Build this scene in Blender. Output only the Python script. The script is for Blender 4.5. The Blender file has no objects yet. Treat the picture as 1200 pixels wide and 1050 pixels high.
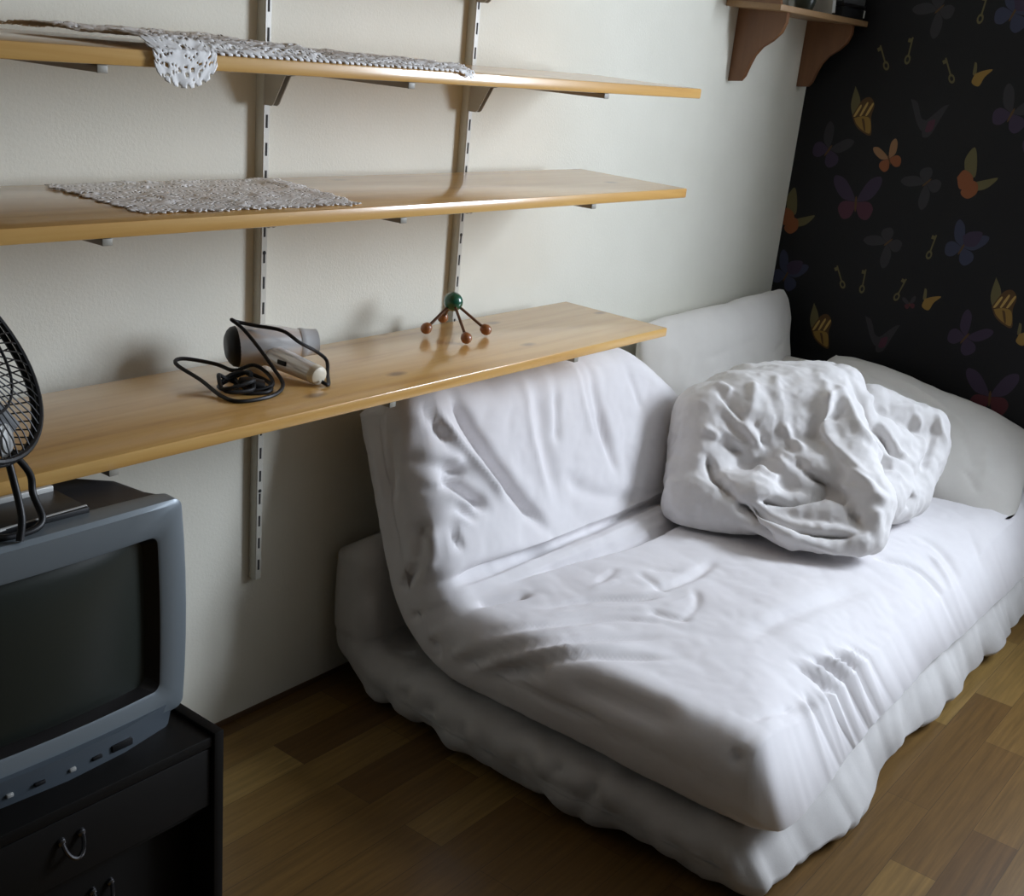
import bpy, bmesh, math, random
import numpy as np
from mathutils import Vector, Matrix, noise as mn
random.seed(7)
PI = math.pi
SC = bpy.context.scene
COL = SC.collection

# Creases and ridges of the bedding, world coordinates (metres): (width, height, [points])
STROKES = {
 'folded': [
  (0.01716, 0.038, [(1.904, -0.207, 0.764), (1.915, -0.221, 0.739), (1.928, -0.233, 0.713), (1.942, -0.243, 0.687), (1.958, -0.252, 0.66), (1.976, -0.262, 0.631), (1.998, -0.273, 0.598), (2.023, -0.285, 0.564), (2.05, -0.295, 0.529), (2.077, -0.304, 0.498), (2.104, -0.312, 0.467), (2.131, -0.321, 0.439), (2.158, -0.33, 0.411), (2.185, -0.338, 0.383)]),
  (0.01716, -0.0228, [(1.851, -0.226, 0.732), (1.868, -0.236, 0.703), (1.886, -0.245, 0.675), (1.907, -0.254, 0.648), (1.93, -0.264, 0.62), (1.955, -0.275, 0.59), (1.982, -0.286, 0.558), (2.008, -0.297, 0.524), (2.034, -0.309, 0.49)]),
  (0.01248, 0.0266, [(1.82, -0.206, 0.757), (1.83, -0.218, 0.734), (1.842, -0.23, 0.71), (1.858, -0.24, 0.681), (1.876, -0.252, 0.651)]),
  (0.01404, 0.0342, [(1.782, -0.212, 0.626), (1.814, -0.237, 0.618), (1.848, -0.257, 0.606), (1.884, -0.27, 0.591), (1.919, -0.278, 0.577)]),
  (0.0156, 0.0342, [(1.835, -0.266, 0.598), (1.875, -0.28, 0.564), (1.919, -0.293, 0.528), (1.967, -0.307, 0.492)]),
  (0.01092, 0.0228, [(1.78, -0.239, 0.54), (1.812, -0.265, 0.529), (1.849, -0.286, 0.516), (1.89, -0.3, 0.499), (1.932, -0.31, 0.482)]),
  (0.01092, 0.0247, [(1.792, -0.249, 0.566), (1.825, -0.265, 0.567), (1.861, -0.279, 0.566)]),
  (0.0117, 0.0285, [(1.781, -0.255, 0.508), (1.783, -0.271, 0.471), (1.783, -0.275, 0.432), (1.78, -0.263, 0.39), (1.775, -0.237, 0.344)]),
  (0.00936, 0.0209, [(1.838, -0.302, 0.497), (1.851, -0.314, 0.462), (1.864, -0.327, 0.426)]),
  (0.01248, -0.0228, [(1.791, -0.238, 0.596), (1.819, -0.26, 0.579), (1.85, -0.277, 0.557), (1.885, -0.291, 0.53), (1.926, -0.304, 0.501)]),
  (0.01248, -0.0228, [(1.803, -0.23, 0.656), (1.84, -0.246, 0.638), (1.875, -0.258, 0.622), (1.912, -0.267, 0.607)]),
  (0.01248, -0.0228, [(1.794, -0.281, 0.491), (1.796, -0.294, 0.451), (1.79, -0.297, 0.414), (1.777, -0.288, 0.381)]),
  (0.01092, -0.0171, [(1.781, -0.232, 0.56), (1.807, -0.26, 0.545), (1.836, -0.282, 0.525), (1.869, -0.299, 0.5), (1.907, -0.313, 0.471)]),
  (0.0156, 0.0304, [(1.775, -0.283, 0.353), (1.792, -0.305, 0.362), (1.815, -0.323, 0.369), (1.847, -0.335, 0.371), (1.888, -0.341, 0.371), (1.933, -0.344, 0.37), (1.982, -0.344, 0.367), (2.037, -0.342, 0.362), (2.096, -0.337, 0.355), (2.159, -0.332, 0.347), (2.22, -0.328, 0.34)]),
  (0.01248, 0.019, [(1.774, -0.229, 0.327), (1.777, -0.26, 0.37), (1.782, -0.29, 0.415)]),
  (0.027, 0.0108, [(2.22, -0.202, 0.746), (2.21, -0.224, 0.719), (2.204, -0.241, 0.689), (2.203, -0.254, 0.656), (2.204, -0.264, 0.622), (2.207, -0.274, 0.586), (2.213, -0.284, 0.551), (2.221, -0.294, 0.517), (2.231, -0.303, 0.482), (2.24, -0.313, 0.448)]),
  (0.0156, -0.0081, [(2.177, -0.202, 0.745), (2.164, -0.224, 0.718), (2.157, -0.241, 0.691), (2.156, -0.254, 0.66), (2.158, -0.264, 0.628), (2.163, -0.273, 0.595), (2.171, -0.282, 0.56), (2.181, -0.292, 0.524), (2.193, -0.303, 0.486), (2.205, -0.315, 0.449)]),
  (0.01716, 0.01215, [(2.444, -0.194, 0.742), (2.437, -0.22, 0.712), (2.437, -0.241, 0.679), (2.444, -0.256, 0.644), (2.453, -0.269, 0.608), (2.46, -0.28, 0.572), (2.465, -0.29, 0.537), (2.469, -0.301, 0.502)]),
  (0.01404, -0.00675, [(2.387, -0.2, 0.744), (2.379, -0.222, 0.718), (2.377, -0.24, 0.69), (2.381, -0.253, 0.659), (2.388, -0.264, 0.627), (2.394, -0.274, 0.595), (2.402, -0.283, 0.562)]),
  (0.01716, 0.0108, [(2.435, -0.26, 0.635), (2.446, -0.271, 0.602), (2.457, -0.281, 0.567), (2.469, -0.292, 0.53), (2.48, -0.305, 0.49), (2.492, -0.318, 0.449)]),
  (0.0225, 0.01215, [(2.258, -0.296, 0.513), (2.301, -0.307, 0.477), (2.345, -0.317, 0.447), (2.394, -0.325, 0.425), (2.451, -0.332, 0.408), (2.517, -0.336, 0.393), (2.586, -0.339, 0.378)]),
  (0.0156, 0.00945, [(2.278, -0.235, 0.713), (2.271, -0.247, 0.681), (2.265, -0.258, 0.647), (2.261, -0.268, 0.611), (2.257, -0.278, 0.574)]),
  (0.01404, 0.0108, [(2.593, -0.208, 0.732), (2.603, -0.224, 0.705), (2.617, -0.237, 0.676), (2.632, -0.248, 0.646), (2.644, -0.26, 0.614), (2.655, -0.272, 0.58)]),
  (0.027, -0.0133, [(1.772, -0.119, 0.66), (1.772, -0.131, 0.634), (1.772, -0.141, 0.607), (1.772, -0.15, 0.581), (1.773, -0.159, 0.554), (1.774, -0.166, 0.526), (1.774, -0.171, 0.496), (1.776, -0.174, 0.465), (1.779, -0.173, 0.429), (1.784, -0.169, 0.392)]),
  (0.0156, 0.0114, [(1.775, -0.174, 0.71), (1.776, -0.179, 0.681), (1.775, -0.184, 0.651), (1.774, -0.188, 0.619), (1.773, -0.191, 0.587), (1.773, -0.191, 0.553), (1.773, -0.191, 0.519)]),
  (0.0156, -0.0114, [(1.785, -0.197, 0.708), (1.782, -0.199, 0.68), (1.78, -0.201, 0.653), (1.777, -0.202, 0.625), (1.775, -0.205, 0.597), (1.774, -0.207, 0.568), (1.773, -0.208, 0.539)]),
  (0.01248, 0.0304, [(1.844, -0.39, 0.324), (1.888, -0.406, 0.325), (1.934, -0.423, 0.327), (1.984, -0.44, 0.328)]),
  (0.01092, 0.0247, [(1.774, -0.322, 0.232), (1.775, -0.347, 0.231), (1.777, -0.352, 0.218), (1.781, -0.339, 0.191)]),
  (0.01092, 0.0247, [(1.774, -0.263, 0.265), (1.779, -0.294, 0.288), (1.787, -0.323, 0.308), (1.799, -0.349, 0.326)]),
  (0.00936, -0.019, [(1.775, -0.295, 0.301), (1.79, -0.323, 0.318), (1.807, -0.35, 0.334)]),
  (0.00936, -0.019, [(1.774, -0.32, 0.251), (1.778, -0.353, 0.269), (1.783, -0.385, 0.286)]),
  (0.01248, -0.019, [(1.774, -0.386, 0.218), (1.777, -0.424, 0.251), (1.783, -0.458, 0.279), (1.79, -0.487, 0.301)]),
  (0.01404, 0.0135, [(1.781, -0.378, 0.179), (1.777, -0.423, 0.213), (1.775, -0.463, 0.243), (1.778, -0.499, 0.269), (1.785, -0.53, 0.289), (1.795, -0.56, 0.305), (1.81, -0.586, 0.318), (1.828, -0.609, 0.326), (1.849, -0.627, 0.33), (1.873, -0.643, 0.331), (1.897, -0.657, 0.33), (1.922, -0.672, 0.329), (1.946, -0.688, 0.326), (1.97, -0.705, 0.324), (1.993, -0.722, 0.323), (2.014, -0.74, 0.323), (2.034, -0.76, 0.323), (2.054, -0.779, 0.323)]),
  (0.01248, -0.0108, [(1.785, -0.395, 0.168), (1.778, -0.435, 0.199), (1.774, -0.472, 0.228), (1.774, -0.508, 0.253), (1.778, -0.541, 0.276), (1.786, -0.573, 0.295), (1.798, -0.602, 0.31), (1.814, -0.628, 0.321), (1.833, -0.651, 0.327), (1.856, -0.672, 0.33), (1.881, -0.691, 0.33), (1.907, -0.711, 0.329), (1.932, -0.732, 0.327), (1.957, -0.753, 0.325), (1.982, -0.774, 0.323)]),
  (0.01404, 0.01485, [(1.772, -0.495, 0.209), (1.773, -0.535, 0.241), (1.776, -0.573, 0.269), (1.784, -0.606, 0.291), (1.795, -0.635, 0.308), (1.809, -0.66, 0.319), (1.825, -0.682, 0.325), (1.843, -0.702, 0.328), (1.862, -0.721, 0.329), (1.882, -0.74, 0.328), (1.902, -0.759, 0.327), (1.922, -0.779, 0.327), (1.942, -0.798, 0.326), (1.964, -0.818, 0.325), (1.987, -0.836, 0.323)]),
  (0.01404, 0.019, [(1.771, -0.511, 0.239), (1.77, -0.545, 0.253), (1.771, -0.581, 0.266), (1.774, -0.618, 0.28), (1.777, -0.655, 0.292)]),
  (0.01248, 0.0162, [(1.781, -0.438, 0.284), (1.796, -0.47, 0.301), (1.814, -0.5, 0.315), (1.836, -0.525, 0.323), (1.863, -0.546, 0.327), (1.894, -0.565, 0.327), (1.93, -0.581, 0.326), (1.967, -0.598, 0.325), (2.002, -0.617, 0.324), (2.032, -0.638, 0.323), (2.056, -0.663, 0.323), (2.075, -0.69, 0.323), (2.092, -0.718, 0.322), (2.108, -0.746, 0.322)]),
  (0.01092, -0.01215, [(1.782, -0.478, 0.288), (1.792, -0.504, 0.3), (1.805, -0.529, 0.311), (1.822, -0.552, 0.32), (1.845, -0.573, 0.325), (1.873, -0.592, 0.328), (1.903, -0.608, 0.328), (1.936, -0.626, 0.326), (1.968, -0.643, 0.325), (2.001, -0.661, 0.322)]),
  (0.01092, 0.0162, [(1.927, -0.484, 0.326), (1.962, -0.502, 0.325), (1.996, -0.518, 0.325), (2.029, -0.532, 0.326), (2.058, -0.546, 0.326), (2.086, -0.564, 0.326), (2.111, -0.586, 0.327), (2.135, -0.61, 0.328), (2.16, -0.63, 0.329), (2.187, -0.647, 0.33), (2.215, -0.662, 0.329)]),
  (0.01092, -0.0135, [(1.905, -0.519, 0.328), (1.933, -0.533, 0.326), (1.962, -0.548, 0.325), (1.992, -0.565, 0.324), (2.024, -0.582, 0.324), (2.054, -0.601, 0.324), (2.082, -0.621, 0.325), (2.106, -0.642, 0.325), (2.127, -0.664, 0.325), (2.147, -0.687, 0.326)]),
  (0.01092, 0.0081, [(2.136, -0.514, 0.331), (2.187, -0.507, 0.333), (2.236, -0.502, 0.333)]),
  (0.01092, -0.0054, [(2.077, -0.519, 0.327), (2.123, -0.528, 0.33), (2.171, -0.537, 0.331), (2.222, -0.548, 0.333)]),
  (0.01092, 0.00675, [(2.257, -0.544, 0.334), (2.243, -0.598, 0.332), (2.227, -0.655, 0.329)]),
  (0.01092, 0.0054, [(2.297, -0.556, 0.33), (2.324, -0.581, 0.33), (2.348, -0.609, 0.329)]),
  (0.027, 0.0162, [(1.771, -0.679, 0.277), (1.773, -0.707, 0.283), (1.776, -0.735, 0.288), (1.78, -0.765, 0.292), (1.782, -0.798, 0.296), (1.783, -0.833, 0.298), (1.784, -0.867, 0.3), (1.783, -0.901, 0.301), (1.782, -0.933, 0.301), (1.782, -0.963, 0.3)]),
  (0.01404, 0.00675, [(1.769, -0.547, 0.24), (1.768, -0.579, 0.239), (1.767, -0.61, 0.237), (1.766, -0.641, 0.235), (1.767, -0.671, 0.235), (1.767, -0.703, 0.236), (1.767, -0.735, 0.239), (1.767, -0.767, 0.243), (1.767, -0.799, 0.246)]),
  (0.01248, -0.0494, [(2.011, -1.163, 0.197), (2.021, -1.142, 0.226), (2.032, -1.121, 0.251), (2.048, -1.098, 0.273), (2.072, -1.071, 0.292)]),
  (0.01092, 0.038, [(2.041, -1.162, 0.194), (2.061, -1.15, 0.208), (2.078, -1.136, 0.225), (2.091, -1.119, 0.244), (2.102, -1.096, 0.266), (2.115, -1.068, 0.287)]),
  (0.00936, -0.038, [(2.053, -1.162, 0.193), (2.087, -1.152, 0.201), (2.114, -1.14, 0.212), (2.132, -1.126, 0.228), (2.142, -1.108, 0.247), (2.151, -1.086, 0.266), (2.16, -1.061, 0.283)]),
  (0.00936, 0.0342, [(2.071, -1.159, 0.192), (2.115, -1.153, 0.193), (2.151, -1.145, 0.199), (2.174, -1.133, 0.212), (2.184, -1.119, 0.23), (2.187, -1.102, 0.249), (2.19, -1.084, 0.266), (2.194, -1.064, 0.28)]),
  (0.00858, -0.0304, [(2.125, -1.158, 0.185), (2.171, -1.146, 0.196), (2.2, -1.132, 0.211), (2.209, -1.116, 0.23), (2.209, -1.098, 0.251), (2.208, -1.077, 0.271)]),
  (0.00936, 0.0285, [(2.181, -1.001, 0.305), (2.188, -1.032, 0.292), (2.197, -1.061, 0.277), (2.211, -1.086, 0.259), (2.23, -1.109, 0.235), (2.251, -1.131, 0.207), (2.273, -1.153, 0.177)]),
  (0.0078, -0.0247, [(2.215, -1.004, 0.303), (2.223, -1.034, 0.289), (2.233, -1.063, 0.273), (2.248, -1.089, 0.254), (2.269, -1.111, 0.23), (2.293, -1.132, 0.202), (2.317, -1.153, 0.172)]),
  (0.00936, 0.0285, [(2.245, -1.008, 0.303), (2.256, -1.037, 0.289), (2.27, -1.065, 0.273), (2.287, -1.09, 0.253), (2.308, -1.112, 0.228), (2.33, -1.133, 0.201), (2.352, -1.153, 0.172)]),
  (0.0078, -0.0228, [(2.276, -1.017, 0.3), (2.29, -1.045, 0.284), (2.307, -1.071, 0.267), (2.327, -1.094, 0.246), (2.349, -1.114, 0.224), (2.37, -1.132, 0.199), (2.39, -1.15, 0.174)]),
  (0.00936, 0.0266, [(2.319, -1.022, 0.295), (2.334, -1.05, 0.279), (2.351, -1.075, 0.261), (2.371, -1.097, 0.241), (2.393, -1.115, 0.218), (2.412, -1.134, 0.194), (2.43, -1.154, 0.169)]),
  (0.0078, -0.0209, [(2.354, -1.03, 0.29), (2.371, -1.056, 0.274), (2.391, -1.079, 0.256), (2.414, -1.101, 0.234), (2.44, -1.125, 0.206), (2.466, -1.151, 0.173)]),
  (0.00936, 0.0228, [(2.398, -1.035, 0.285), (2.417, -1.057, 0.269), (2.439, -1.079, 0.252), (2.463, -1.101, 0.23), (2.489, -1.125, 0.201), (2.518, -1.153, 0.167)]),
  (0.00936, 0.019, [(2.481, -1.05, 0.271), (2.511, -1.08, 0.245), (2.538, -1.107, 0.221), (2.559, -1.13, 0.194), (2.576, -1.154, 0.165)]),
  (0.01092, 0.0342, [(1.788, -1.115, 0.305), (1.823, -1.129, 0.283), (1.87, -1.142, 0.257), (1.935, -1.155, 0.226), (2.011, -1.166, 0.193)]),
  (0.00936, -0.01755, [(1.801, -1.097, 0.319), (1.821, -1.114, 0.304), (1.848, -1.128, 0.285), (1.887, -1.139, 0.262), (1.94, -1.149, 0.235), (2.002, -1.159, 0.205)]),
  (0.00936, 0.0189, [(1.815, -1.085, 0.326), (1.879, -1.103, 0.308), (1.951, -1.118, 0.286)]),
  (0.00936, 0.0189, [(1.781, -1.065, 0.299), (1.785, -1.096, 0.289), (1.794, -1.121, 0.277), (1.809, -1.14, 0.261)]),
  (0.0078, -0.0135, [(1.786, -1.076, 0.306), (1.805, -1.109, 0.289), (1.83, -1.14, 0.268)]),
  (0.00936, 0.0228, [(1.87, -1.067, 0.329), (1.95, -1.077, 0.311), (2.032, -1.085, 0.293)]),
  (0.01248, -0.0266, [(1.825, -1.145, 0.256), (1.89, -1.156, 0.228), (1.95, -1.164, 0.206), (2.005, -1.169, 0.188)]),
  (0.0156, 0.0162, [(1.803, -1.141, 0.252), (1.801, -1.153, 0.221), (1.797, -1.164, 0.19)]),
  (0.01716, 0.0108, [(2.97, -1.145, 0.181), (3.001, -1.124, 0.207), (3.033, -1.099, 0.235), (3.063, -1.07, 0.261), (3.086, -1.038, 0.283), (3.101, -1.006, 0.299), (3.105, -0.975, 0.312), (3.097, -0.943, 0.322), (3.082, -0.91, 0.329)]),
  (0.01248, -0.0152, [(2.915, -1.142, 0.182), (2.938, -1.119, 0.212), (2.964, -1.091, 0.243), (2.991, -1.058, 0.27), (3.016, -1.022, 0.292), (3.039, -0.985, 0.309)]),
  (0.01404, 0.0108, [(3.064, -1.146, 0.177), (3.114, -1.131, 0.2), (3.157, -1.115, 0.225), (3.192, -1.097, 0.251), (3.221, -1.076, 0.275), (3.249, -1.05, 0.297), (3.278, -1.021, 0.318)]),
  (0.01248, -0.0152, [(3.151, -1.151, 0.173), (3.191, -1.137, 0.196), (3.225, -1.122, 0.221), (3.25, -1.106, 0.248), (3.269, -1.088, 0.278)]),
  (0.01404, 0.0108, [(3.23, -1.153, 0.171), (3.292, -1.141, 0.194), (3.349, -1.128, 0.218), (3.398, -1.113, 0.243), (3.443, -1.098, 0.268)]),
  (0.01248, -0.0114, [(3.32, -1.152, 0.177), (3.389, -1.139, 0.198), (3.458, -1.123, 0.225), (3.529, -1.104, 0.257)]),
  (0.01248, 0.0114, [(2.834, -0.902, 0.324), (2.862, -0.926, 0.321), (2.888, -0.952, 0.316), (2.909, -0.979, 0.308), (2.92, -1.008, 0.298), (2.92, -1.04, 0.282), (2.915, -1.072, 0.262), (2.908, -1.102, 0.236)]),
  (0.027, 0.00945, [(2.157, -0.89, 0.325), (2.199, -0.893, 0.325), (2.242, -0.897, 0.326), (2.285, -0.901, 0.327), (2.33, -0.906, 0.327), (2.377, -0.912, 0.326), (2.425, -0.92, 0.325), (2.477, -0.927, 0.323), (2.533, -0.935, 0.319), (2.593, -0.947, 0.314), (2.654, -0.96, 0.31), (2.717, -0.974, 0.305)]),
  (0.0156, 0.01215, [(2.193, -0.617, 0.331), (2.233, -0.629, 0.331), (2.276, -0.64, 0.332), (2.33, -0.646, 0.331), (2.4, -0.645, 0.33), (2.483, -0.638, 0.329)]),
  (0.01092, 0.00675, [(2.127, -0.742, 0.324), (2.171, -0.743, 0.326), (2.216, -0.735, 0.328), (2.258, -0.714, 0.33), (2.296, -0.681, 0.331)]),
  (0.01092, -0.0054, [(2.159, -0.681, 0.327), (2.209, -0.693, 0.328), (2.262, -0.701, 0.33)]),
  (0.01092, 0.01215, [(2.12, -0.665, 0.325), (2.125, -0.706, 0.325), (2.137, -0.738, 0.325), (2.158, -0.763, 0.326)]),
 ],
 'duvet': [
  (0.013, -0.0754, [(2.659, -0.478, 0.521), (2.639, -0.513, 0.491), (2.625, -0.554, 0.466), (2.616, -0.6, 0.446)]),
  (0.012, -0.0725, [(2.615, -0.596, 0.447), (2.617, -0.628, 0.426), (2.62, -0.661, 0.405), (2.623, -0.691, 0.385), (2.628, -0.72, 0.367)]),
  (0.012, -0.06525, [(2.618, -0.599, 0.449), (2.643, -0.641, 0.452), (2.672, -0.681, 0.454), (2.709, -0.718, 0.458), (2.758, -0.75, 0.466), (2.818, -0.776, 0.476)]),
  (0.012, -0.0696, [(2.62, -0.627, 0.44), (2.632, -0.671, 0.432), (2.642, -0.712, 0.425), (2.65, -0.747, 0.419), (2.659, -0.778, 0.413), (2.671, -0.808, 0.408), (2.689, -0.839, 0.407), (2.713, -0.869, 0.411), (2.74, -0.897, 0.42)]),
  (0.014, -0.058, [(2.78, -0.62, 0.534), (2.787, -0.672, 0.523), (2.796, -0.72, 0.509), (2.801, -0.762, 0.492), (2.796, -0.799, 0.476), (2.783, -0.833, 0.461), (2.769, -0.863, 0.445), (2.757, -0.89, 0.427)]),
  (0.014, -0.0435, [(2.828, -0.614, 0.565), (2.804, -0.661, 0.542), (2.786, -0.704, 0.52)]),
  (0.016, -0.0435, [(3.077, -0.659, 0.714), (3.068, -0.696, 0.679), (3.066, -0.729, 0.643), (3.075, -0.758, 0.607), (3.09, -0.788, 0.572), (3.105, -0.82, 0.54), (3.123, -0.85, 0.509), (3.148, -0.877, 0.475)]),
  (0.012, -0.0406, [(3.088, -0.906, 0.446), (3.042, -0.906, 0.411)]),
  (0.013, -0.0319, [(3.182, -0.881, 0.474), (3.234, -0.869, 0.507), (3.29, -0.857, 0.543), (3.348, -0.844, 0.583)]),
  (0.012, -0.029, [(3.098, -0.804, 0.545), (3.167, -0.783, 0.568), (3.246, -0.756, 0.588)]),
  (0.014, -0.0319, [(2.823, -0.474, 0.681), (2.799, -0.511, 0.636), (2.785, -0.544, 0.596), (2.779, -0.573, 0.562), (2.774, -0.607, 0.537), (2.766, -0.65, 0.517)]),
  (0.012, -0.0261, [(2.767, -0.419, 0.668), (2.763, -0.458, 0.642), (2.761, -0.493, 0.619), (2.761, -0.523, 0.598)]),
  (0.02, 0.0264, [(3.004, -0.61, 0.714), (2.978, -0.637, 0.681), (2.949, -0.657, 0.647), (2.921, -0.676, 0.615), (2.898, -0.702, 0.587), (2.879, -0.736, 0.567), (2.863, -0.772, 0.553), (2.848, -0.808, 0.541), (2.836, -0.843, 0.527), (2.825, -0.877, 0.509), (2.819, -0.91, 0.488)]),
  (0.016, 0.0176, [(3.037, -0.664, 0.704), (3.01, -0.687, 0.679), (2.984, -0.712, 0.655), (2.961, -0.738, 0.633), (2.948, -0.766, 0.612), (2.954, -0.792, 0.587), (2.981, -0.813, 0.556), (3.019, -0.831, 0.524), (3.046, -0.852, 0.496), (3.06, -0.876, 0.472), (3.066, -0.902, 0.451)]),
  (0.014, 0.0176, [(2.939, -0.641, 0.66), (2.983, -0.656, 0.677), (3.03, -0.669, 0.697)]),
  (0.014, 0.0154, [(2.824, -0.784, 0.491), (2.816, -0.822, 0.495), (2.814, -0.858, 0.496), (2.824, -0.89, 0.493), (2.841, -0.92, 0.485)]),
  (0.012, -0.0203, [(2.882, -0.724, 0.568), (2.865, -0.762, 0.556), (2.85, -0.8, 0.544), (2.841, -0.839, 0.531), (2.845, -0.878, 0.516), (2.858, -0.919, 0.498)]),
  (0.012, -0.0174, [(2.912, -0.666, 0.599), (2.943, -0.691, 0.625), (2.98, -0.709, 0.653)]),
  (0.016, 0.0198, [(2.754, -0.433, 0.656), (2.756, -0.462, 0.634), (2.76, -0.495, 0.61), (2.766, -0.536, 0.582), (2.772, -0.584, 0.552), (2.773, -0.635, 0.526), (2.771, -0.687, 0.505)]),
  (0.014, 0.0176, [(2.681, -0.436, 0.571), (2.694, -0.449, 0.576), (2.701, -0.466, 0.57), (2.703, -0.485, 0.554)]),
  (0.014, 0.0154, [(2.715, -0.462, 0.59), (2.736, -0.503, 0.565), (2.757, -0.545, 0.542)]),
  (0.012, -0.0174, [(2.687, -0.464, 0.56), (2.719, -0.502, 0.542), (2.752, -0.541, 0.524)]),
  (0.016, 0.0176, [(2.857, -0.478, 0.695), (2.814, -0.502, 0.659), (2.779, -0.528, 0.623)]),
  (0.014, 0.0154, [(2.932, -0.501, 0.707), (2.894, -0.532, 0.68), (2.854, -0.56, 0.653)]),
  (0.014, 0.0154, [(2.835, -0.588, 0.611), (2.834, -0.632, 0.582), (2.828, -0.677, 0.556)]),
  (0.012, -0.0174, [(2.864, -0.516, 0.685), (2.844, -0.549, 0.647), (2.828, -0.581, 0.61)]),
  (0.014, 0.0143, [(2.791, -0.394, 0.675), (2.79, -0.456, 0.664)]),
  (0.014, 0.0154, [(2.76, -0.556, 0.527), (2.733, -0.594, 0.509), (2.729, -0.627, 0.495), (2.751, -0.654, 0.486)]),
  (0.014, 0.0132, [(3.068, -0.703, 0.681), (3.183, -0.73, 0.651), (3.28, -0.764, 0.628), (3.358, -0.804, 0.614)]),
  (0.014, 0.0154, [(3.302, -0.776, 0.617), (3.298, -0.804, 0.584), (3.281, -0.829, 0.553), (3.247, -0.85, 0.528), (3.2, -0.868, 0.504)]),
  (0.012, 0.0132, [(3.364, -0.824, 0.603), (3.349, -0.857, 0.561), (3.337, -0.891, 0.52)]),
  (0.012, -0.0145, [(3.205, -0.709, 0.611), (3.182, -0.763, 0.591), (3.177, -0.815, 0.57)]),
  (0.014, 0.0132, [(3.114, -0.746, 0.61), (3.113, -0.773, 0.586), (3.117, -0.8, 0.562), (3.126, -0.83, 0.538), (3.137, -0.861, 0.516)]),
  (0.02, 0.011, [(2.663, -0.376, 0.513), (2.644, -0.385, 0.482), (2.621, -0.399, 0.454), (2.596, -0.42, 0.428), (2.578, -0.446, 0.405), (2.57, -0.472, 0.384), (2.57, -0.498, 0.364)]),
  (0.018, 0.0154, [(2.803, -0.901, 0.48), (2.788, -0.917, 0.427), (2.776, -0.931, 0.373)]),
  (0.016, 0.011, [(2.616, -0.681, 0.413), (2.625, -0.723, 0.404), (2.636, -0.76, 0.395), (2.652, -0.793, 0.386), (2.671, -0.822, 0.378), (2.692, -0.849, 0.372), (2.715, -0.875, 0.369), (2.743, -0.899, 0.365), (2.775, -0.921, 0.361)]),
 ],
 'pillow': [
  (0.016, -0.008, [(3.675, -0.405, 0.604), (3.664, -0.467, 0.597), (3.661, -0.526, 0.589), (3.664, -0.58, 0.58), (3.671, -0.63, 0.57), (3.677, -0.676, 0.56), (3.683, -0.72, 0.549), (3.69, -0.763, 0.537)]),
  (0.016, 0.007, [(3.688, -0.536, 0.597), (3.694, -0.58, 0.589), (3.698, -0.623, 0.58), (3.699, -0.665, 0.57), (3.695, -0.707, 0.556), (3.686, -0.749, 0.542), (3.675, -0.788, 0.526), (3.665, -0.825, 0.51), (3.656, -0.861, 0.493), (3.649, -0.894, 0.476)]),
  (0.014, -0.008, [(3.529, -0.897, 0.419), (3.513, -0.935, 0.388), (3.496, -0.972, 0.356)]),
  (0.016, 0.008, [(3.668, -0.908, 0.476), (3.609, -0.939, 0.435), (3.544, -0.967, 0.395)]),
  (0.014, -0.006, [(3.632, -0.835, 0.494), (3.607, -0.868, 0.469), (3.577, -0.901, 0.44), (3.54, -0.936, 0.407)]),
 ],
 'pillow_back': [
  (0.016, -0.01, [(3.596, -0.188, 0.591), (3.686, -0.174, 0.619)]),
  (0.02, -0.006, [(3.105, -0.167, 0.636), (3.196, -0.171, 0.64), (3.292, -0.174, 0.647), (3.393, -0.176, 0.656), (3.498, -0.176, 0.667)]),
 ],
 'lower': [
  (0.02, -0.0196, [(1.786, -0.136, 0.278), (1.791, -0.139, 0.244), (1.797, -0.145, 0.208), (1.804, -0.156, 0.17), (1.814, -0.172, 0.13)]),
  (0.016, -0.0196, [(1.758, -0.254, 0.101), (1.763, -0.275, 0.117), (1.769, -0.296, 0.132)]),
  (0.014, 0.0196, [(1.751, -0.289, 0.069), (1.755, -0.287, 0.093), (1.761, -0.294, 0.115), (1.77, -0.31, 0.133)]),
  (0.014, -0.0196, [(1.752, -0.309, 0.06), (1.757, -0.317, 0.096), (1.763, -0.322, 0.129)]),
  (0.014, 0.0196, [(1.751, -0.367, 0.07), (1.755, -0.361, 0.1), (1.761, -0.353, 0.127)]),
  (0.014, -0.0168, [(1.741, -0.423, 0.092), (1.761, -0.421, 0.124)]),
  (0.016, 0.0252, [(1.736, -0.448, 0.031), (1.744, -0.459, 0.074), (1.753, -0.466, 0.115)]),
  (0.014, -0.0224, [(1.744, -0.482, 0.036), (1.744, -0.484, 0.074), (1.747, -0.482, 0.108)]),
  (0.016, 0.0168, [(1.739, -0.519, 0.08), (1.738, -0.556, 0.087), (1.738, -0.592, 0.095), (1.739, -0.628, 0.105), (1.74, -0.664, 0.117)]),
  (0.014, -0.0168, [(1.744, -0.509, 0.049), (1.742, -0.549, 0.054), (1.741, -0.589, 0.062), (1.739, -0.626, 0.073), (1.736, -0.662, 0.086)]),
  (0.016, 0.0224, [(1.733, -0.708, 0.079), (1.747, -0.711, 0.101), (1.764, -0.719, 0.117), (1.784, -0.73, 0.128)]),
  (0.014, -0.0224, [(1.736, -0.679, 0.059), (1.747, -0.684, 0.093), (1.762, -0.688, 0.126)]),
  (0.014, 0.0168, [(1.734, -0.647, 0.08), (1.748, -0.663, 0.105), (1.766, -0.677, 0.127)]),
  (0.016, 0.0168, [(1.74, -0.797, 0.057), (1.756, -0.804, 0.093), (1.774, -0.812, 0.126)]),
  (0.016, -0.0196, [(1.738, -0.769, 0.028), (1.739, -0.771, 0.062), (1.748, -0.774, 0.096), (1.764, -0.778, 0.13)]),
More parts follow.
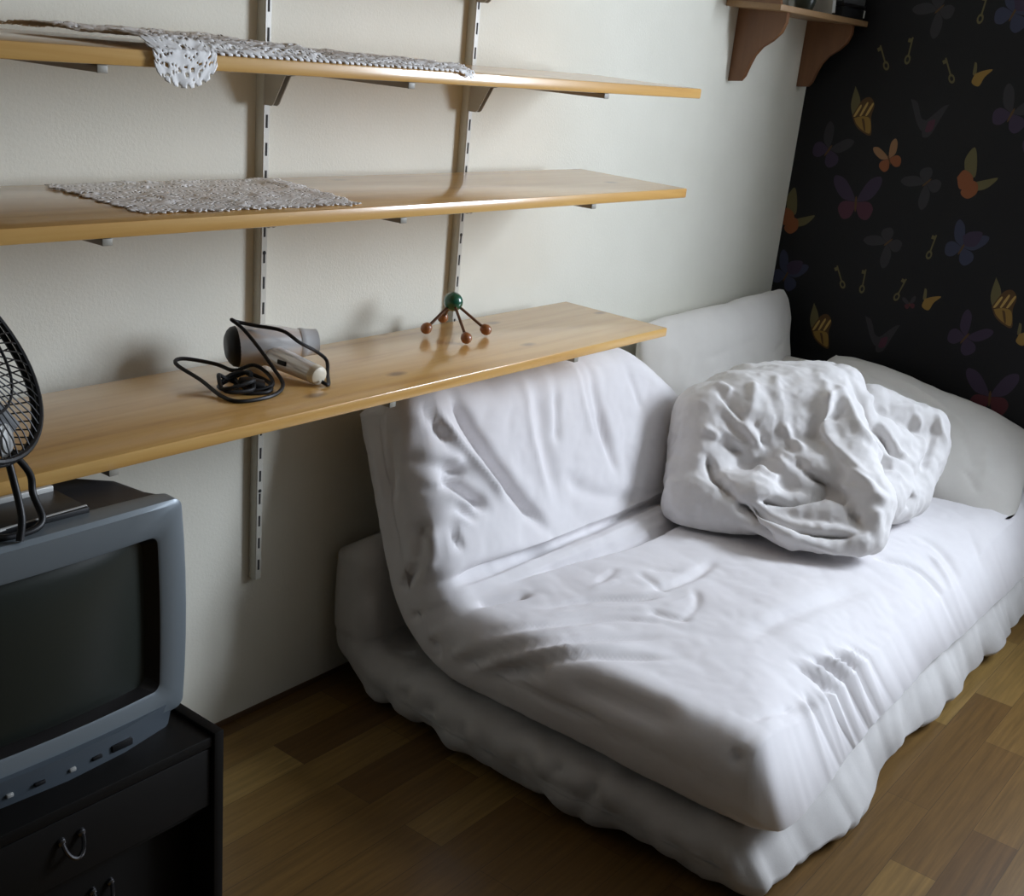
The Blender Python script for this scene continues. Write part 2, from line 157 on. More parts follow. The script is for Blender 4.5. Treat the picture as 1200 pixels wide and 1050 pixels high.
  (0.02, 0.0336, [(1.761, -1.118, 0.107), (1.79, -1.126, 0.105), (1.822, -1.132, 0.104), (1.854, -1.134, 0.106), (1.886, -1.134, 0.109)]),
  (0.014, 0.0224, [(1.774, -1.139, 0.085), (1.815, -1.161, 0.068), (1.852, -1.183, 0.049)]),
  (0.014, -0.0224, [(1.809, -1.144, 0.094), (1.846, -1.155, 0.082), (1.882, -1.166, 0.071), (1.918, -1.177, 0.062), (1.954, -1.187, 0.055), (1.989, -1.197, 0.05), (2.024, -1.207, 0.046), (2.061, -1.217, 0.04)]),
  (0.018, 0.0252, [(1.892, -1.13, 0.113), (1.917, -1.147, 0.095), (1.945, -1.163, 0.079), (1.975, -1.18, 0.066), (2.009, -1.195, 0.054), (2.047, -1.209, 0.045), (2.089, -1.222, 0.037)]),
  (0.014, -0.0224, [(1.943, -1.141, 0.1), (1.976, -1.159, 0.087), (2.014, -1.177, 0.076), (2.06, -1.195, 0.066)]),
  (0.016, 0.0224, [(2.012, -1.138, 0.118), (2.048, -1.152, 0.106), (2.064, -1.167, 0.093), (2.061, -1.183, 0.079)]),
  (0.012, -0.0196, [(2.142, -1.162, 0.108), (2.123, -1.18, 0.086), (2.105, -1.2, 0.065)]),
  (0.014, 0.0196, [(2.124, -1.201, 0.064), (2.185, -1.202, 0.063), (2.247, -1.202, 0.061)]),
  (0.02, -0.014, [(2.341, -1.152, 0.111), (2.412, -1.157, 0.096), (2.484, -1.164, 0.082), (2.557, -1.172, 0.07), (2.631, -1.18, 0.06), (2.707, -1.187, 0.054), (2.783, -1.19, 0.05), (2.86, -1.19, 0.047), (2.939, -1.187, 0.044)]),
  (0.02, 0.014, [(2.322, -1.165, 0.086), (2.386, -1.169, 0.076), (2.45, -1.173, 0.067), (2.514, -1.178, 0.059), (2.576, -1.183, 0.054), (2.634, -1.187, 0.052), (2.693, -1.191, 0.052), (2.756, -1.193, 0.051), (2.825, -1.194, 0.048)]),
  (0.02, -0.0112, [(2.982, -1.182, 0.048), (3.054, -1.182, 0.051), (3.126, -1.183, 0.056), (3.204, -1.183, 0.059), (3.29, -1.182, 0.06), (3.385, -1.179, 0.059), (3.484, -1.177, 0.057)]),
  (0.02, 0.014, [(3.069, -1.167, 0.079), (3.139, -1.169, 0.082), (3.217, -1.17, 0.083), (3.307, -1.17, 0.083), (3.408, -1.168, 0.082), (3.512, -1.166, 0.082)]),
 ],
}
#STROKES_END

# ------------------------------------------------------------------ materials
def mat(name, color=(.8, .8, .8), rough=.5, metal=0., coat=0., spec=.5, sheen=0.):
    m = bpy.data.materials.new(name); m.use_nodes = True
    b = m.node_tree.nodes['Principled BSDF']
    b.inputs['Base Color'].default_value = (*color, 1)
    b.inputs['Roughness'].default_value = rough
    b.inputs['Metallic'].default_value = metal
    b.inputs['Coat Weight'].default_value = coat
    b.inputs['Coat Roughness'].default_value = .12
    b.inputs['Specular IOR Level'].default_value = spec
    b.inputs['Sheen Weight'].default_value = sheen
    return m

def N(m, typ, **kw):
    n = m.node_tree.nodes.new(typ)
    for k, v in kw.items():
        if hasattr(n, k): setattr(n, k, v)
        else: n.inputs[k].default_value = v
    return n
def L(m, a, b): m.node_tree.links.new(a, b)
def bsdf(m): return m.node_tree.nodes['Principled BSDF']

def ramp(m, stops):
    r = m.node_tree.nodes.new('ShaderNodeValToRGB')
    e = r.color_ramp.elements
    while len(e) < len(stops): e.new(.5)
    for i, (p, c) in enumerate(stops):
        e[i].position = p; e[i].color = (*c, 1)
    return r

def speckle(m, c1, c2, scale, bump=0., bscale=None, dist=.002):
    tc = N(m, 'ShaderNodeTexCoord')
    n = N(m, 'ShaderNodeTexNoise', Scale=scale, Detail=5., Roughness=.6)
    L(m, tc.outputs['Object'], n.inputs['Vector'])
    r = ramp(m, [(.35, c1), (.65, c2)])
    L(m, n.outputs['Fac'], r.inputs['Fac']); L(m, r.outputs['Color'], bsdf(m).inputs['Base Color'])
    if bump:
        n2 = N(m, 'ShaderNodeTexNoise', Scale=bscale or scale * 4, Detail=4., Roughness=.6)
        L(m, tc.outputs['Object'], n2.inputs['Vector'])
        b = N(m, 'ShaderNodeBump', Strength=bump, Distance=dist)
        L(m, n2.outputs['Fac'], b.inputs['Height']); L(m, b.outputs['Normal'], bsdf(m).inputs['Normal'])

M_wall = mat('wall_paint', rough=.75, spec=.3)
speckle(M_wall, (.77, .755, .655), (.81, .795, .695), 3., .35, 160., .0015)
M_ceil = mat('ceiling_paint', (.34, .33, .31), .9)
M_wall2 = mat('far_wall_paint', (.07, .065, .055), .85)
M_dark = mat('dark_wallpaper', (.006, .006, .007), .55, spec=.25)
M_cotton = mat('white_cotton', (.80, .78, .79), .85, sheen=.15, spec=.2)
speckle(M_cotton, (.77, .745, .755), (.81, .79, .80), 5., .15, 420., .0008)
M_duvet = mat('duvet_cotton', (.72, .70, .68), .88, sheen=.15, spec=.2)
speckle(M_duvet, (.73, .71, .70), (.78, .76, .755), 5., .15, 420., .0008)
M_base = mat('greyish_cotton', (.6, .58, .57), .9, sheen=.15, spec=.2)
speckle(M_base, (.50, .485, .47), (.58, .565, .55), 6., .25, 300., .001)
M_pillow = mat('pillow_cotton', (.72, .70, .66), .88, sheen=.1, spec=.2)
speckle(M_pillow, (.66, .635, .59), (.71, .685, .64), 4., .15, 350., .0008)
M_metalw = mat('cream_enamel', (.62, .61, .54), .35, spec=.5)
M_slot = mat('slot_dark', (.02, .02, .02), .8)
M_capm = mat('cap_enamel', (.30, .28, .23), .5)
M_brack = mat('bracket_enamel', (.42, .38, .31), .45)
M_lace = mat('lace_cotton', (.92, .91, .89), .95, spec=.1)
M_black = mat('black_plastic', (.009, .009, .010), .45, spec=.35)
M_blackgloss = mat('black_gloss', (.010, .009, .009), .28, spec=.5)
M_cab = mat('black_stained_wood', (.004, .0035, .003), .55, spec=.18)
M_tvsilver = mat('silver_grey_plastic', (.175, .205, .225), .38, metal=.25)
M_tvdark = mat('charcoal_plastic', (.020, .020, .023), .5)
M_screen = mat('tube_glass', (.020, .025, .021), .30, spec=.45)
M_chrome = mat('chrome', (.75, .75, .74), .18, metal=1.)
M_hand = mat('dark_chrome', (.16, .16, .17), .25, metal=1.)
M_silver = mat('brushed_silver', (.86, .85, .84), .18, metal=.35, coat=.6)
M_trim = mat('silver_trim', (.45, .45, .43), .4, metal=.3)
M_cream = mat('cream_plastic', (.72, .66, .52), .45)
M_green = mat('green_paint', (.008, .10, .055), .25, coat=.6)
M_stick = mat('dark_wood', (.12, .05, .02), .5)
M_tan = mat('orange_brown_wood', (.30, .11, .035), .35, coat=.4)
M_book = mat('paper_white', (.55, .55, .50), .8)
M_greybox = mat('grey_card', (.07, .07, .07), .6)
M_jar = mat('dark_green_glaze', (.03, .035, .025), .3)
M_strip = mat('strip_brown', (.10, .055, .025), .6)

def wood(name, stops, stretch, knots=True, rough=.35, coat=.5, seed=0., knot_scale=5.):
    """pine: grain stretched along the object's X, dark round knots"""
    m = mat(name, rough=rough, coat=coat)
    tc = N(m, 'ShaderNodeTexCoord')
    mp = N(m, 'ShaderNodeMapping'); mp.inputs['Scale'].default_value = stretch; mp.inputs['Location'].default_value = (seed, seed * .7, seed * .3)
    L(m, tc.outputs['Object'], mp.inputs['Vector'])
    n = N(m, 'ShaderNodeTexNoise', Scale=3., Detail=6., Roughness=.62, Distortion=.6)
    L(m, mp.outputs['Vector'], n.inputs['Vector'])
    r = ramp(m, stops)
    L(m, n.outputs['Fac'], r.inputs['Fac'])
    out = r.outputs['Color']
    if knots:
        mk = N(m, 'ShaderNodeMapping'); mk.inputs['Scale'].default_value = (1., 2.0, 2.0); mk.inputs['Location'].default_value = (seed * 1.3, seed, .37)
        L(m, tc.outputs['Object'], mk.inputs['Vector'])
        v = N(m, 'ShaderNodeTexVoronoi', Scale=knot_scale, Randomness=1.)
        L(m, mk.outputs['Vector'], v.inputs['Vector'])
        kr = ramp(m, [(.05, (1, 1, 1)), (.14, (0, 0, 0))])
        L(m, v.outputs['Distance'], kr.inputs['Fac'])
        mx = N(m, 'ShaderNodeMixRGB', blend_type='MIX')
        mx.inputs['Color2'].default_value = (.16, .065, .018, 1)
        mul = N(m, 'ShaderNodeMath', operation='MULTIPLY'); mul.inputs[1].default_value = .75
        L(m, kr.outputs['Color'], mul.inputs[0]); L(m, mul.outputs[0], mx.inputs['Fac'])
        L(m, out, mx.inputs['Color1']); out = mx.outputs['Color']
    L(m, out, bsdf(m).inputs['Base Color'])
    return m
PINE = [(.25, (.53, .275, .072)), (.45, (.67, .38, .112)), (.62, (.73, .45, .15)), (.8, (.58, .31, .082))]
M_pine = [wood('varnished_pine', PINE, (.5, 9., 9.), seed=1.7 + i * 3.1, knot_scale=4.6, rough=.3, coat=.8) for i in range(4)]
M_brownwood = wood('brown_wood', [(.3, (.15, .062, .022)), (.7, (.21, .092, .034))], (6., 6., .8), knots=False, rough=.5, coat=.2)
M_brownboard = wood('brown_board', [(.3, (.26, .15, .065)), (.7, (.34, .20, .09))], (.8, 6., 6.), knots=False, rough=.5, coat=.2)

def floor_mat():
    m = mat('oak_laminate', rough=.38, coat=.12, spec=.4)
    tc = N(m, 'ShaderNodeTexCoord')
    br = N(m, 'ShaderNodeTexBrick', offset=.37, offset_frequency=2, squash=1.)
    br.inputs['Color1'].default_value = (0, 0, 0, 1); br.inputs['Color2'].default_value = (1, 1, 1, 1)
    br.inputs['Mortar'].default_value = (.5, .5, .5, 1)
    br.inputs['Scale'].default_value = 1.; br.inputs['Mortar Size'].default_value = .0006
    br.inputs['Brick Width'].default_value = .62; br.inputs['Row Height'].default_value = .098
    mp0 = N(m, 'ShaderNodeMapping'); mp0.inputs['Location'].default_value = (.13, .04, 0)
    L(m, tc.outputs['Object'], mp0.inputs['Vector']); L(m, mp0.outputs['Vector'], br.inputs['Vector'])
    tone = ramp(m, [(.0, (.105, .055, .016)), (.4, (.145, .080, .022)), (.75, (.190, .112, .032)), (1., (.255, .165, .052))])
    L(m, br.outputs['Color'], tone.inputs['Fac'])
    mp = N(m, 'ShaderNodeMapping'); mp.inputs['Scale'].default_value = (1.2, 26., 1.)
    L(m, tc.outputs['Object'], mp.inputs['Vector'])
    n = N(m, 'ShaderNodeTexNoise', Scale=3.2, Detail=7., Roughness=.65, Distortion=.4)
    L(m, mp.outputs['Vector'], n.inputs['Vector'])
    g = ramp(m, [(.3, (.62, .60, .56)), (.7, (1.12, 1.1, 1.06))])
    L(m, n.outputs['Fac'], g.inputs['Fac'])
    mx = N(m, 'ShaderNodeMixRGB', blend_type='MULTIPLY'); mx.inputs['Fac'].default_value = 1.
    L(m, tone.outputs['Color'], mx.inputs['Color1']); L(m, g.outputs['Color'], mx.inputs['Color2'])
    seam = N(m, 'ShaderNodeMixRGB', blend_type='MIX'); seam.inputs['Color2'].default_value = (.05, .028, .01, 1)
    L(m, br.outputs['Fac'], seam.inputs['Fac']); L(m, mx.outputs['Color'], seam.inputs['Color1'])
    L(m, seam.outputs['Color'], bsdf(m).inputs['Base Color'])
    return m
M_floor = floor_mat()

# ------------------------------------------------------------------ mesh helpers
class MB:
    def __init__(s): s.v = []; s.f = []; s.mi = []
    def add(s, vs, fs, mi=0):
        o = len(s.v); s.v += [tuple(map(float, p)) for p in vs]
        for f in fs: s.f.append(tuple(i + o for i in f)); s.mi.append(mi)
    def box(s, c, size, bevel=0., rot=None, seg=2, mi=0):
        bm = bmesh.new(); bmesh.ops.create_cube(bm, size=1.)
        bmesh.ops.scale(bm, vec=size, verts=bm.verts)
        if bevel: bmesh.ops.bevel(bm, geom=bm.edges[:], offset=bevel, segments=seg, profile=.5, affect='EDGES')
        if rot is not None: bmesh.ops.transform(bm, matrix=rot.to_4x4(), verts=bm.verts)
        bmesh.ops.translate(bm, vec=c, verts=bm.verts)
        bm.verts.index_update()
        s.add([v.co for v in bm.verts], [[v.index for v in f.verts] for f in bm.faces], mi); bm.free(); return s
    def b2(s, x0, x1, y0, y1, z0, z1, bevel=0., mi=0):
        return s.box(((x0+x1)/2, (y0+y1)/2, (z0+z1)/2), (abs(x1-x0), abs(y1-y0), abs(z1-z0)), bevel, mi=mi)
    def loft(s, loops, cap0=True, cap1=True, closed=True, mi=0):
        n = len(loops[0]); vs = [p for l in loops for p in l]; fs = []
        for i in range(len(loops) - 1):
            for j in range(n if closed else n - 1):
                k = (j + 1) % n
                fs.append((i*n+j, i*n+k, (i+1)*n+k, (i+1)*n+j))
        if cap0: fs.append(tuple(range(n))[::-1])
        if cap1: fs.append(tuple((len(loops)-1)*n + j for j in range(n)))
        s.add(vs, fs, mi); return s
    def tube(s, pts, r, seg=10, mi=0, closed=False):
        pts = [Vector(p) for p in pts]; n = len(pts)
        rs = r if isinstance(r, (list, tuple)) else [r] * n
        loops = []; prev = None
        for i, p in enumerate(pts):
            a = pts[(i-1) % n] if (closed or i > 0) else p
            b = pts[(i+1) % n] if (closed or i < n-1) else p
            t = (b - a).normalized()
            if prev is None:
                u = t.orthogonal().normalized()
            else:
                u = (prev - t * prev.dot(t)).normalized()
            prev = u; w = t.cross(u)
            loops.append([p + (u * math.cos(2*PI*j/seg) + w * math.sin(2*PI*j/seg)) * rs[i] for j in range(seg)])
        if closed: loops.append(loops[0]); s.loft(loops, False, False, mi=mi)
        else: s.loft(loops, mi=mi)
        return s
    def lathe(s, o, axis, prof, seg=28, mi=0, cap0=True, cap1=True):
        o = Vector(o); ax = Vector(axis).normalized(); u = ax.orthogonal().normalized(); w = ax.cross(u)
        loops = [[o + ax*h + (u*math.cos(2*PI*j/seg) + w*math.sin(2*PI*j/seg))*max(r, 1e-5) for j in range(seg)] for h, r in prof]
        return s.loft(loops, cap0, cap1, mi=mi)
    def sphere(s, c, r, sc=(1, 1, 1), seg=24, mi=0):
        bm = bmesh.new(); bmesh.ops.create_uvsphere(bm, u_segments=seg, v_segments=seg//2, radius=r)
        bmesh.ops.scale(bm, vec=sc, verts=bm.verts); bmesh.ops.translate(bm, vec=c, verts=bm.verts); bm.verts.index_update()
        s.add([v.co for v in bm.verts], [[v.index for v in f.verts] for f in bm.faces], mi); bm.free(); return s
    def build(s, name, m, parent=None, origin=None, smooth=40):
        me = bpy.data.meshes.new(name)
        if origin is None and parent is not None: origin = (0, 0, 0)
        o3 = Vector(origin) if origin is not None else Vector(s.v[0])*0
        if parent is not None: o3 = Vector(parent['_o']) if '_o' in parent else Vector((0, 0, 0))
        me.from_pydata([tuple(Vector(p) - o3) for p in s.v], [], s.f)
        for mm in (m if isinstance(m, (list, tuple)) else [m]): me.materials.append(mm)
        me.polygons.foreach_set('material_index', s.mi)
        me.validate(); me.update()
        if smooth:
            me.shade_smooth(); me.set_sharp_from_angle(angle=math.radians(smooth))
        ob = bpy.data.objects.new(name, me); COL.objects.link(ob)
        if parent is not None:
            ob.parent = parent; ob['_o'] = tuple(o3)
        else:
            ob.location = o3; ob['_o'] = tuple(o3)
        return ob

def tag(o, label=None, cat=None, group=None, kind=None):
    if label: o['label'] = label
    if cat: o['category'] = cat
    if group: o['group'] = group
    if kind: o['kind'] = kind
    return o
def empty(name, loc, label, cat, group=None):
    o = bpy.data.objects.new(name, None); COL.objects.link(o); o.location = loc; o['_o'] = tuple(loc)
    o.empty_display_size = .05
    return tag(o, label, cat, group)

def smooth_path(pts, n=8):
    """Catmull-Rom through the points"""
    P = [Vector(p) for p in pts]; P = [P[0]*2-P[1]] + P + [P[-1]*2-P[-2]]; out = []
    for i in range(1, len(P)-2):
        a, b, c, d = P[i-1:i+3]
        for k in range(n):
            t = k/n
            out.append(.5*((2*b) + (c-a)*t + (2*a-5*b+4*c-d)*t*t + (3*b-a-3*c+d)*t**3))
    out.append(P[-2]); return out

# ------------------------------------------------------------------ camera
D = 1.830
cam_d = bpy.data.cameras.new('camera'); cam = bpy.data.objects.new('camera', cam_d); COL.objects.link(cam)
Rw = [[0.5930900283152135, -0.22636697391100197, 0.7726591819395114],
      [-0.7980425213184157, -0.29238875546816606, 0.5269126586480181],
      [0.10664123255479249, -0.9291215253120297, -0.35406332586282063]]
mw = Matrix(((Rw[0][0], -Rw[0][1], -Rw[0][2], 0), (Rw[1][0], -Rw[1][1], -Rw[1][2], -D), (Rw[2][0], -Rw[2][1], -Rw[2][2], 1.5), (0, 0, 0, 1)))
cam.matrix_world = mw
cam_d.sensor_fit = 'HORIZONTAL'; cam_d.sensor_width = 36.; cam_d.lens = 1386.545/1200*36
cam_d.shift_x = (600-653.763)/1200; cam_d.shift_y = (573.29-525)/1200; cam_d.clip_start = .02
SC.camera = cam

# ------------------------------------------------------------------ room shell
XD = 3.885; XL = -1.1; YF = -3.3; ZC = 2.5
def struct(mb, name, m, smooth=0):
    o = mb.build(name, m, smooth=smooth); o['kind'] = 'structure'; return o
struct(MB().b2(XL-.1, XD+.1, YF-.1, .1, -.1, 0), 'floor', M_floor)
struct(MB().b2(XL-.1, XD+.1, YF-.1, .1, ZC, ZC+.1), 'ceiling', M_ceil)
struct(MB().b2(XL-.1, XD+.1, 0, .1, 0, ZC), 'wall_back', M_wall)
struct(MB().b2(XL-.1, XL, YF, 0, 0, ZC), 'wall_left', M_wall2)
struct(MB().b2(XL-.1, XD+.1, YF-.1, YF, 0, ZC), 'wall_front', M_wall2)
struct(MB().b2(XL, XD, -.003, 0, 0, .014, .001), 'dark_strip_back', M_strip)  # thin dark brown strip along the foot of the back wall

# dark wall with its printed butterflies and keys (printed pattern belongs to the wall's own mesh)
WY0, WY1, WZ0, WZ1 = -1.60, -3.05, 1.15, 2.35     # window opening in the wall on the right
PRINT = {'stripe': (.52, .34, .10), 'gold': (.30, .18, .04), 'orange': (.26, .085, .03), 'paleorange': (.30, .16, .075), 'purple': (.045, .030, .060), 'pink': (.085, .026, .045),
         'blue': (.040, .046, .085), 'grey': (.035, .034, .038), 'olive': (.14, .12, .05), 'red': (.085, .018, .024), 'brown': (.10, .05, .015)}
PN = list(PRINT)
wall_mats = [M_dark] + [mat('print_' + k, tuple(c*.8 for c in PRINT[k]), .55, spec=.25) for k in PN]
wm = MB()
for (y0, y1, z0, z1) in [(0, WY0, 0, ZC), (WY1, YF, 0, ZC), (WY0, WY1, 0, WZ0), (WY0, WY1, WZ1, ZC)]:
    wm.b2(XD, XD+.1, y0, y1, z0, z1)
def wing(pts, col, c, s, a, flip=1, lift=0):
    ca, sa = math.cos(a), math.sin(a); P = smooth_path(pts + [pts[0]], 4)[:-1]
    vs = []
    for p in P:
        u, v = p[0]*s*flip, p[1]*s
        vs.append((XD - .0006 - lift*.0002, c[0] - (u*ca - v*sa), c[1] + (u*sa + v*ca)))
    if any(v[1] > -.001 for v in vs):
        vs = [(x, min(y, -.001), z) for x, y, z in vs]
    wm.add(vs, [tuple(range(len(vs)))], PN.index(col) + 1)
UP = [(0, 0, 0), (.15, .35, 0), (.45, .75, 0), (.80, .85, 0), (.82, .55, 0), (.50, .12, 0)]
LO = [(0, 0, 0), (.45, .02, 0), (.62, -.22, 0), (.45, -.55, 0), (.18, -.50, 0), (.03, -.2, 0)]
def butterfly(c, s, a, cu, cl, su=1.):
    for fl in (1, -1):
        wing([(x*su, y, 0) for x, y, _ in UP], cu, c, s, a, fl); wing(LO, cl, c, s, a, fl, 1)
    wing([(-.04, -.3, 0), (-.05, .1, 0), (0, .25, 0), (.05, .1, 0), (.04, -.3, 0), (0, -.4, 0)], 'brown', c, s*.8, a, 1, 2)
def monarch(c, s, dim=False):
    wing([(-.55, 1., 0), (-.25, .55, 0), (-.15, .1, 0), (-.35, -.3, 0), (-.6, .2, 0)], 'olive', c, s, 0)
    wing([(-.45, -.25, 0), (-.1, .45, 0), (.25, .6, 0), (.5, .3, 0), (.45, -.2, 0), (.6, -.95, 0), (.2, -.9, 0), (-.2, -.65, 0)], 'brown', c, s, 0, 1, 1)
    wing([(-.33, -.35, 0), (.05, -.22, 0), (.42, -.30, 0), (.54, -.88, 0), (.2, -.82, 0), (-.15, -.60, 0)], 'gold', c, s, 0, 1, 2)
    for x, y, l in [(-.30, -.02, .26), (-.02, .08, .30), (.24, .10, .28)]:
        wing([(x-.08, y-l, 0), (x+.02, y, 0), (x+.16, y+l, 0), (x+.22, y+l*.8, 0), (x+.10, y-.1, 0), (x, y-l, 0)], 'stripe', c, s, 0, 1, 3)
    wing([(.02, -.32, 0), (.16, -.36, 0), (.30, -.80, 0), (.22, -.78, 0)], 'brown', c, s, 0, 1, 3)
def vfly(c, s, col, c2):
    wing([(-1.05, .9, 0), (-.65, .75, 0), (-.3, .05, 0), (0, -.1, 0), (-.1, -.6, 0), (-.5, -.2, 0)], col, c, s, 0)
    wing([(1., .85, 0), (.7, .7, 0), (.15, .1, 0), (-.1, -.2, 0), (-.05, -.85, 0), (.35, -.75, 0), (.7, .1, 0)], col, c, s, 0, 1, 1)
    wing([(.1, -.1, 0), (.45, .05, 0), (.4, -.5, 0), (.05, -.6, 0)], c2, c, s, 0, 1, 2)
def key(c, s, a, col='olive'):
    ca, sa = math.cos(a), math.sin(a)
    f = lambda u, v: (XD-.0007, min(-.001, c[0] - (u*ca - v*sa)*s), c[1] + (u*sa + v*ca)*s)
    n = 12; vs = []
    for r in (.30, .15): vs += [f(r*.8*math.cos(2*PI*k/n), -.6 + r*1.2*math.sin(2*PI*k/n)) for k in range(n)]
    wm.add(vs, [(k, (k+1) % n, n+(k+1) % n, n+k) for k in range(n)], PN.index(col)+1)
    for q in ([(-.06, -.3), (.06, -.3), (.06, 1.), (-.06, 1.)], [(-.30, .62), (-.06, .62), (-.06, .9), (-.30, .9)]):
        wm.add([f(*p) for p in q], [(0, 1, 2, 3)], PN.index(col)+1)
for c, dim in [((-.215, 1.385), 0), ((-.211, .661), 0), ((-.804, .869), 0), ((-1.18, 1.50), 0), ((-.80, 1.98), 0), ((-1.38, .80), 0)]: monarch(c, .074, dim)
butterfly((-.336, 1.249), .062, .5, 'paleorange', 'orange', .8)
for c in [(-.613, 1.233), (-.030, 1.019), (-1.2, 1.09), (-.60, 1.95)]:
    wing([(-.25, .1, 0), (-.35, .6, 0), (-.1, 1.05, 0), (.1, .6, 0), (.15, 0, 0)], 'olive', c, .085, 0)
    wing([(.25, -.15, 0), (.6, -.02, 0), (1., .1, 0), (.7, -.3, 0), (.3, -.45, 0)], 'olive', c, .085, 0, 1)
    wing([(-.5, -.1, 0), (-.3, .2, 0), (.05, .05, 0), (.1, -.3, 0), (-.3, -.5, 0)], 'orange', c, .085, 0, 1, 1)
    wing([(0, -.1, 0), (.3, -.2, 0), (.35, -.55, 0), (.05, -.8, 0), (-.25, -.6, 0)], 'orange', c, .085, 0, 1, 2)
for c, a in [((-.123, 1.25), -.5), ((-.694, 1.434), -.3), ((-.713, .736), -.5), ((-1.1, .55), -.5), ((-1.08, 1.9), -.4)]:
    butterfly(c, .085, a, 'grey' if c[1] > 1 else 'purple', 'purple', .8)
for c, k in [((-.252, 1.095), 'pink'), ((-.833, .564), 'red'), ((-.84, 1.29), 'pink'), ((-1.3, .62), 'red')]:
    butterfly(c, .10, .12, 'purple', k, 1.); 
for c in [(-.434, 1.385), (-.428, .674), (-1.02, 1.62), (-1.02, .9), (-.42, 2.1)]: vfly(c, .062, 'grey', 'pink')
for c in [(-.637, 1.014), (-.049, .809), (-.631, 1.717), (-1.24, 1.25), (-.05, 1.9)]:
    butterfly(c, .082, -.35, 'blue', 'blue', .85); wing([(-.1, .5, 0), (.2, .75, 0), (.75, .8, 0), (.6, .2, 0), (.1, .1, 0)], 'purple', c, .07, 0, 1, 3)
for c in [(-.475, 1.191), (-.388, .983), (-.399, 1.708), (-1.05, 1.4)]: butterfly(c, .072, 2.4, 'grey', 'grey')
for c, a in [((-.253, 1.553), .5), ((-.333, 1.581), -.05), ((-.474, 1.536), .5), ((-.537, 1.718), -.1), ((-.539, .996), -.15), ((-.249, .84), .5), ((-.333, .842), 0.), ((-.465, .84), -.3), ((-.96, 1.2), .2), ((-1.1, .75), 0.)]: key(c, .042, a)
for c in [(-.567, 1.533), (-.565, .827), (-.887, .782), (-1.2, 1.7)]:
    wing([(-.5, .9, 0), (-.3, .8, 0), (-.2, .1, 0), (-.45, 0, 0)], 'olive', c, .040, 0); wing([(-.3, .05, 0), (.3, .35, 0), (1., .5, 0), (.5, -.1, 0), (.2, -.8, 0), (-.4, -.6, 0)], 'gold', c, .040, 0, 1, 1)
butterfly((-.506, .802), .028, .3, 'grey', 'red')
struct(wm, 'wall_right', wall_mats)
# window: frame and bars in the opening
wf = MB(); t = .05
for (y0, y1, z0, z1) in [(WY0, WY0-t, WZ0, WZ1), (WY1+t, WY1, WZ0, WZ1), (WY0-t, WY1+t, WZ0, WZ0+t), (WY0-t, WY1+t, WZ1-t, WZ1), ((WY0+WY1)/2+.025, (WY0+WY1)/2-.025, WZ0+t, WZ1-t)]:
    wf.b2(XD+.02, XD+.08, y0, y1, z0, z1, .004)
win = struct(wf, 'window_1', mat('window_paint', (.75, .75, .73), .4))

# ------------------------------------------------------------------ shelving
YB, YFR, TH = -.074, -.388, .022
XU = [.963, 1.548, 2.133]
ZS = [.864, 1.202, 1.427, 1.655]
XE = [2.512, 2.512, 2.514, 2.44]
SN = ['lowest shelf', 'middle shelf', 'upper shelf', 'topmost shelf']
SL = ['long varnished pine shelf board, lowest one, carrying the hair dryer', 'long varnished pine shelf board in the middle with a square lace cloth',
      'long varnished pine shelf board, upper one, with the lace runner', 'long pine shelf board, topmost one, above the shelf with the lace runner']
for i, z in enumerate(ZS):
    mb = MB().b2(.57, XE[i], YFR, YB, z-TH, z, .003)
    tag(mb.build('wall_shelf', M_pine[i], origin=(.57, YB, z-TH)), SL[i], 'shelf', 'pine wall shelves')
UN = ['left upright behind the desk fan', 'upright behind the hair dryer', 'right upright behind the green ball toy']
UBOT = [.345, .345, .345]
for i, x in enumerate(XU):
    mb = MB(); w, d = .0085, .022
    mb.loft([[(x-w, 0, z), (x-w, -d+.002, z), (x-w+.002, -d, z), (x+w-.002, -d, z), (x+w, -d+.002, z), (x+w, 0, z)] for z in (UBOT[i], 2.05)])
    z = UBOT[i] + .022
    while z < 2.03:
        mb.b2(x-.0022, x+.0022, -d-.0006, -d+.002, z, z+.024, mi=1); z += .051
    for zz in (.55, 1.05, 1.6): mb.lathe((x, -d-.0002, zz), (0, -1, 0), [(0, .004), (.0012, .0035), (.0016, 0)], 10, mi=1)
    tag(mb.build('shelf_upright', [M_metalw, M_slot], origin=(x, 0, UBOT[i])),
        ['slotted cream metal wall upright, leftmost, beside the desk fan', 'slotted cream metal wall upright behind the hair dryer, ending low beside the television',
         'slotted cream metal wall upright behind the green ball toy'][i], 'shelf upright', 'slotted shelf uprights')
BW = ['left', 'centre', 'right']
for i, z in enumerate(ZS):
    for j, x in enumerate(XU):
        if i == 3 and j == 0: continue
        b = MB(); zt = z - TH
        yt = YFR + .006
        # blade: a plate tapering from the hook plate at the wall to the front tip
        for sx in (-1, 1):
            prof = [(-.0225, zt), (yt, zt), (yt, zt-.010), (-.115, zt-.015), (-.078, zt-.022), (-.048, zt-.074), (-.042, zt-.078), (-.0225, zt-.078)]
            x0, x1 = x + sx*.0055, x + sx*.0075
            b.loft([[(x0, p[0], p[1]) for p in prof], [(x1, p[0], p[1]) for p in prof]])
        b.b2(x-.0075, x+.0075, yt, -.0225, zt-.0022, zt)
        cap = MB().b2(x-.008, x+.008, yt-.003, yt, zt-.0105, zt-.0005, .001)
        e = empty('shelf_bracket', (x, -.0225, zt-.04), 'metal bracket under the %s on the %s' % (SN[i], ['upright beside the desk fan', 'upright behind the hair dryer', 'upright behind the green ball toy'][j]), 'shelf bracket', 'shelf brackets')
        b.build('bracket_arm', M_brack, e); cap.build('end_cap', M_capm, e)

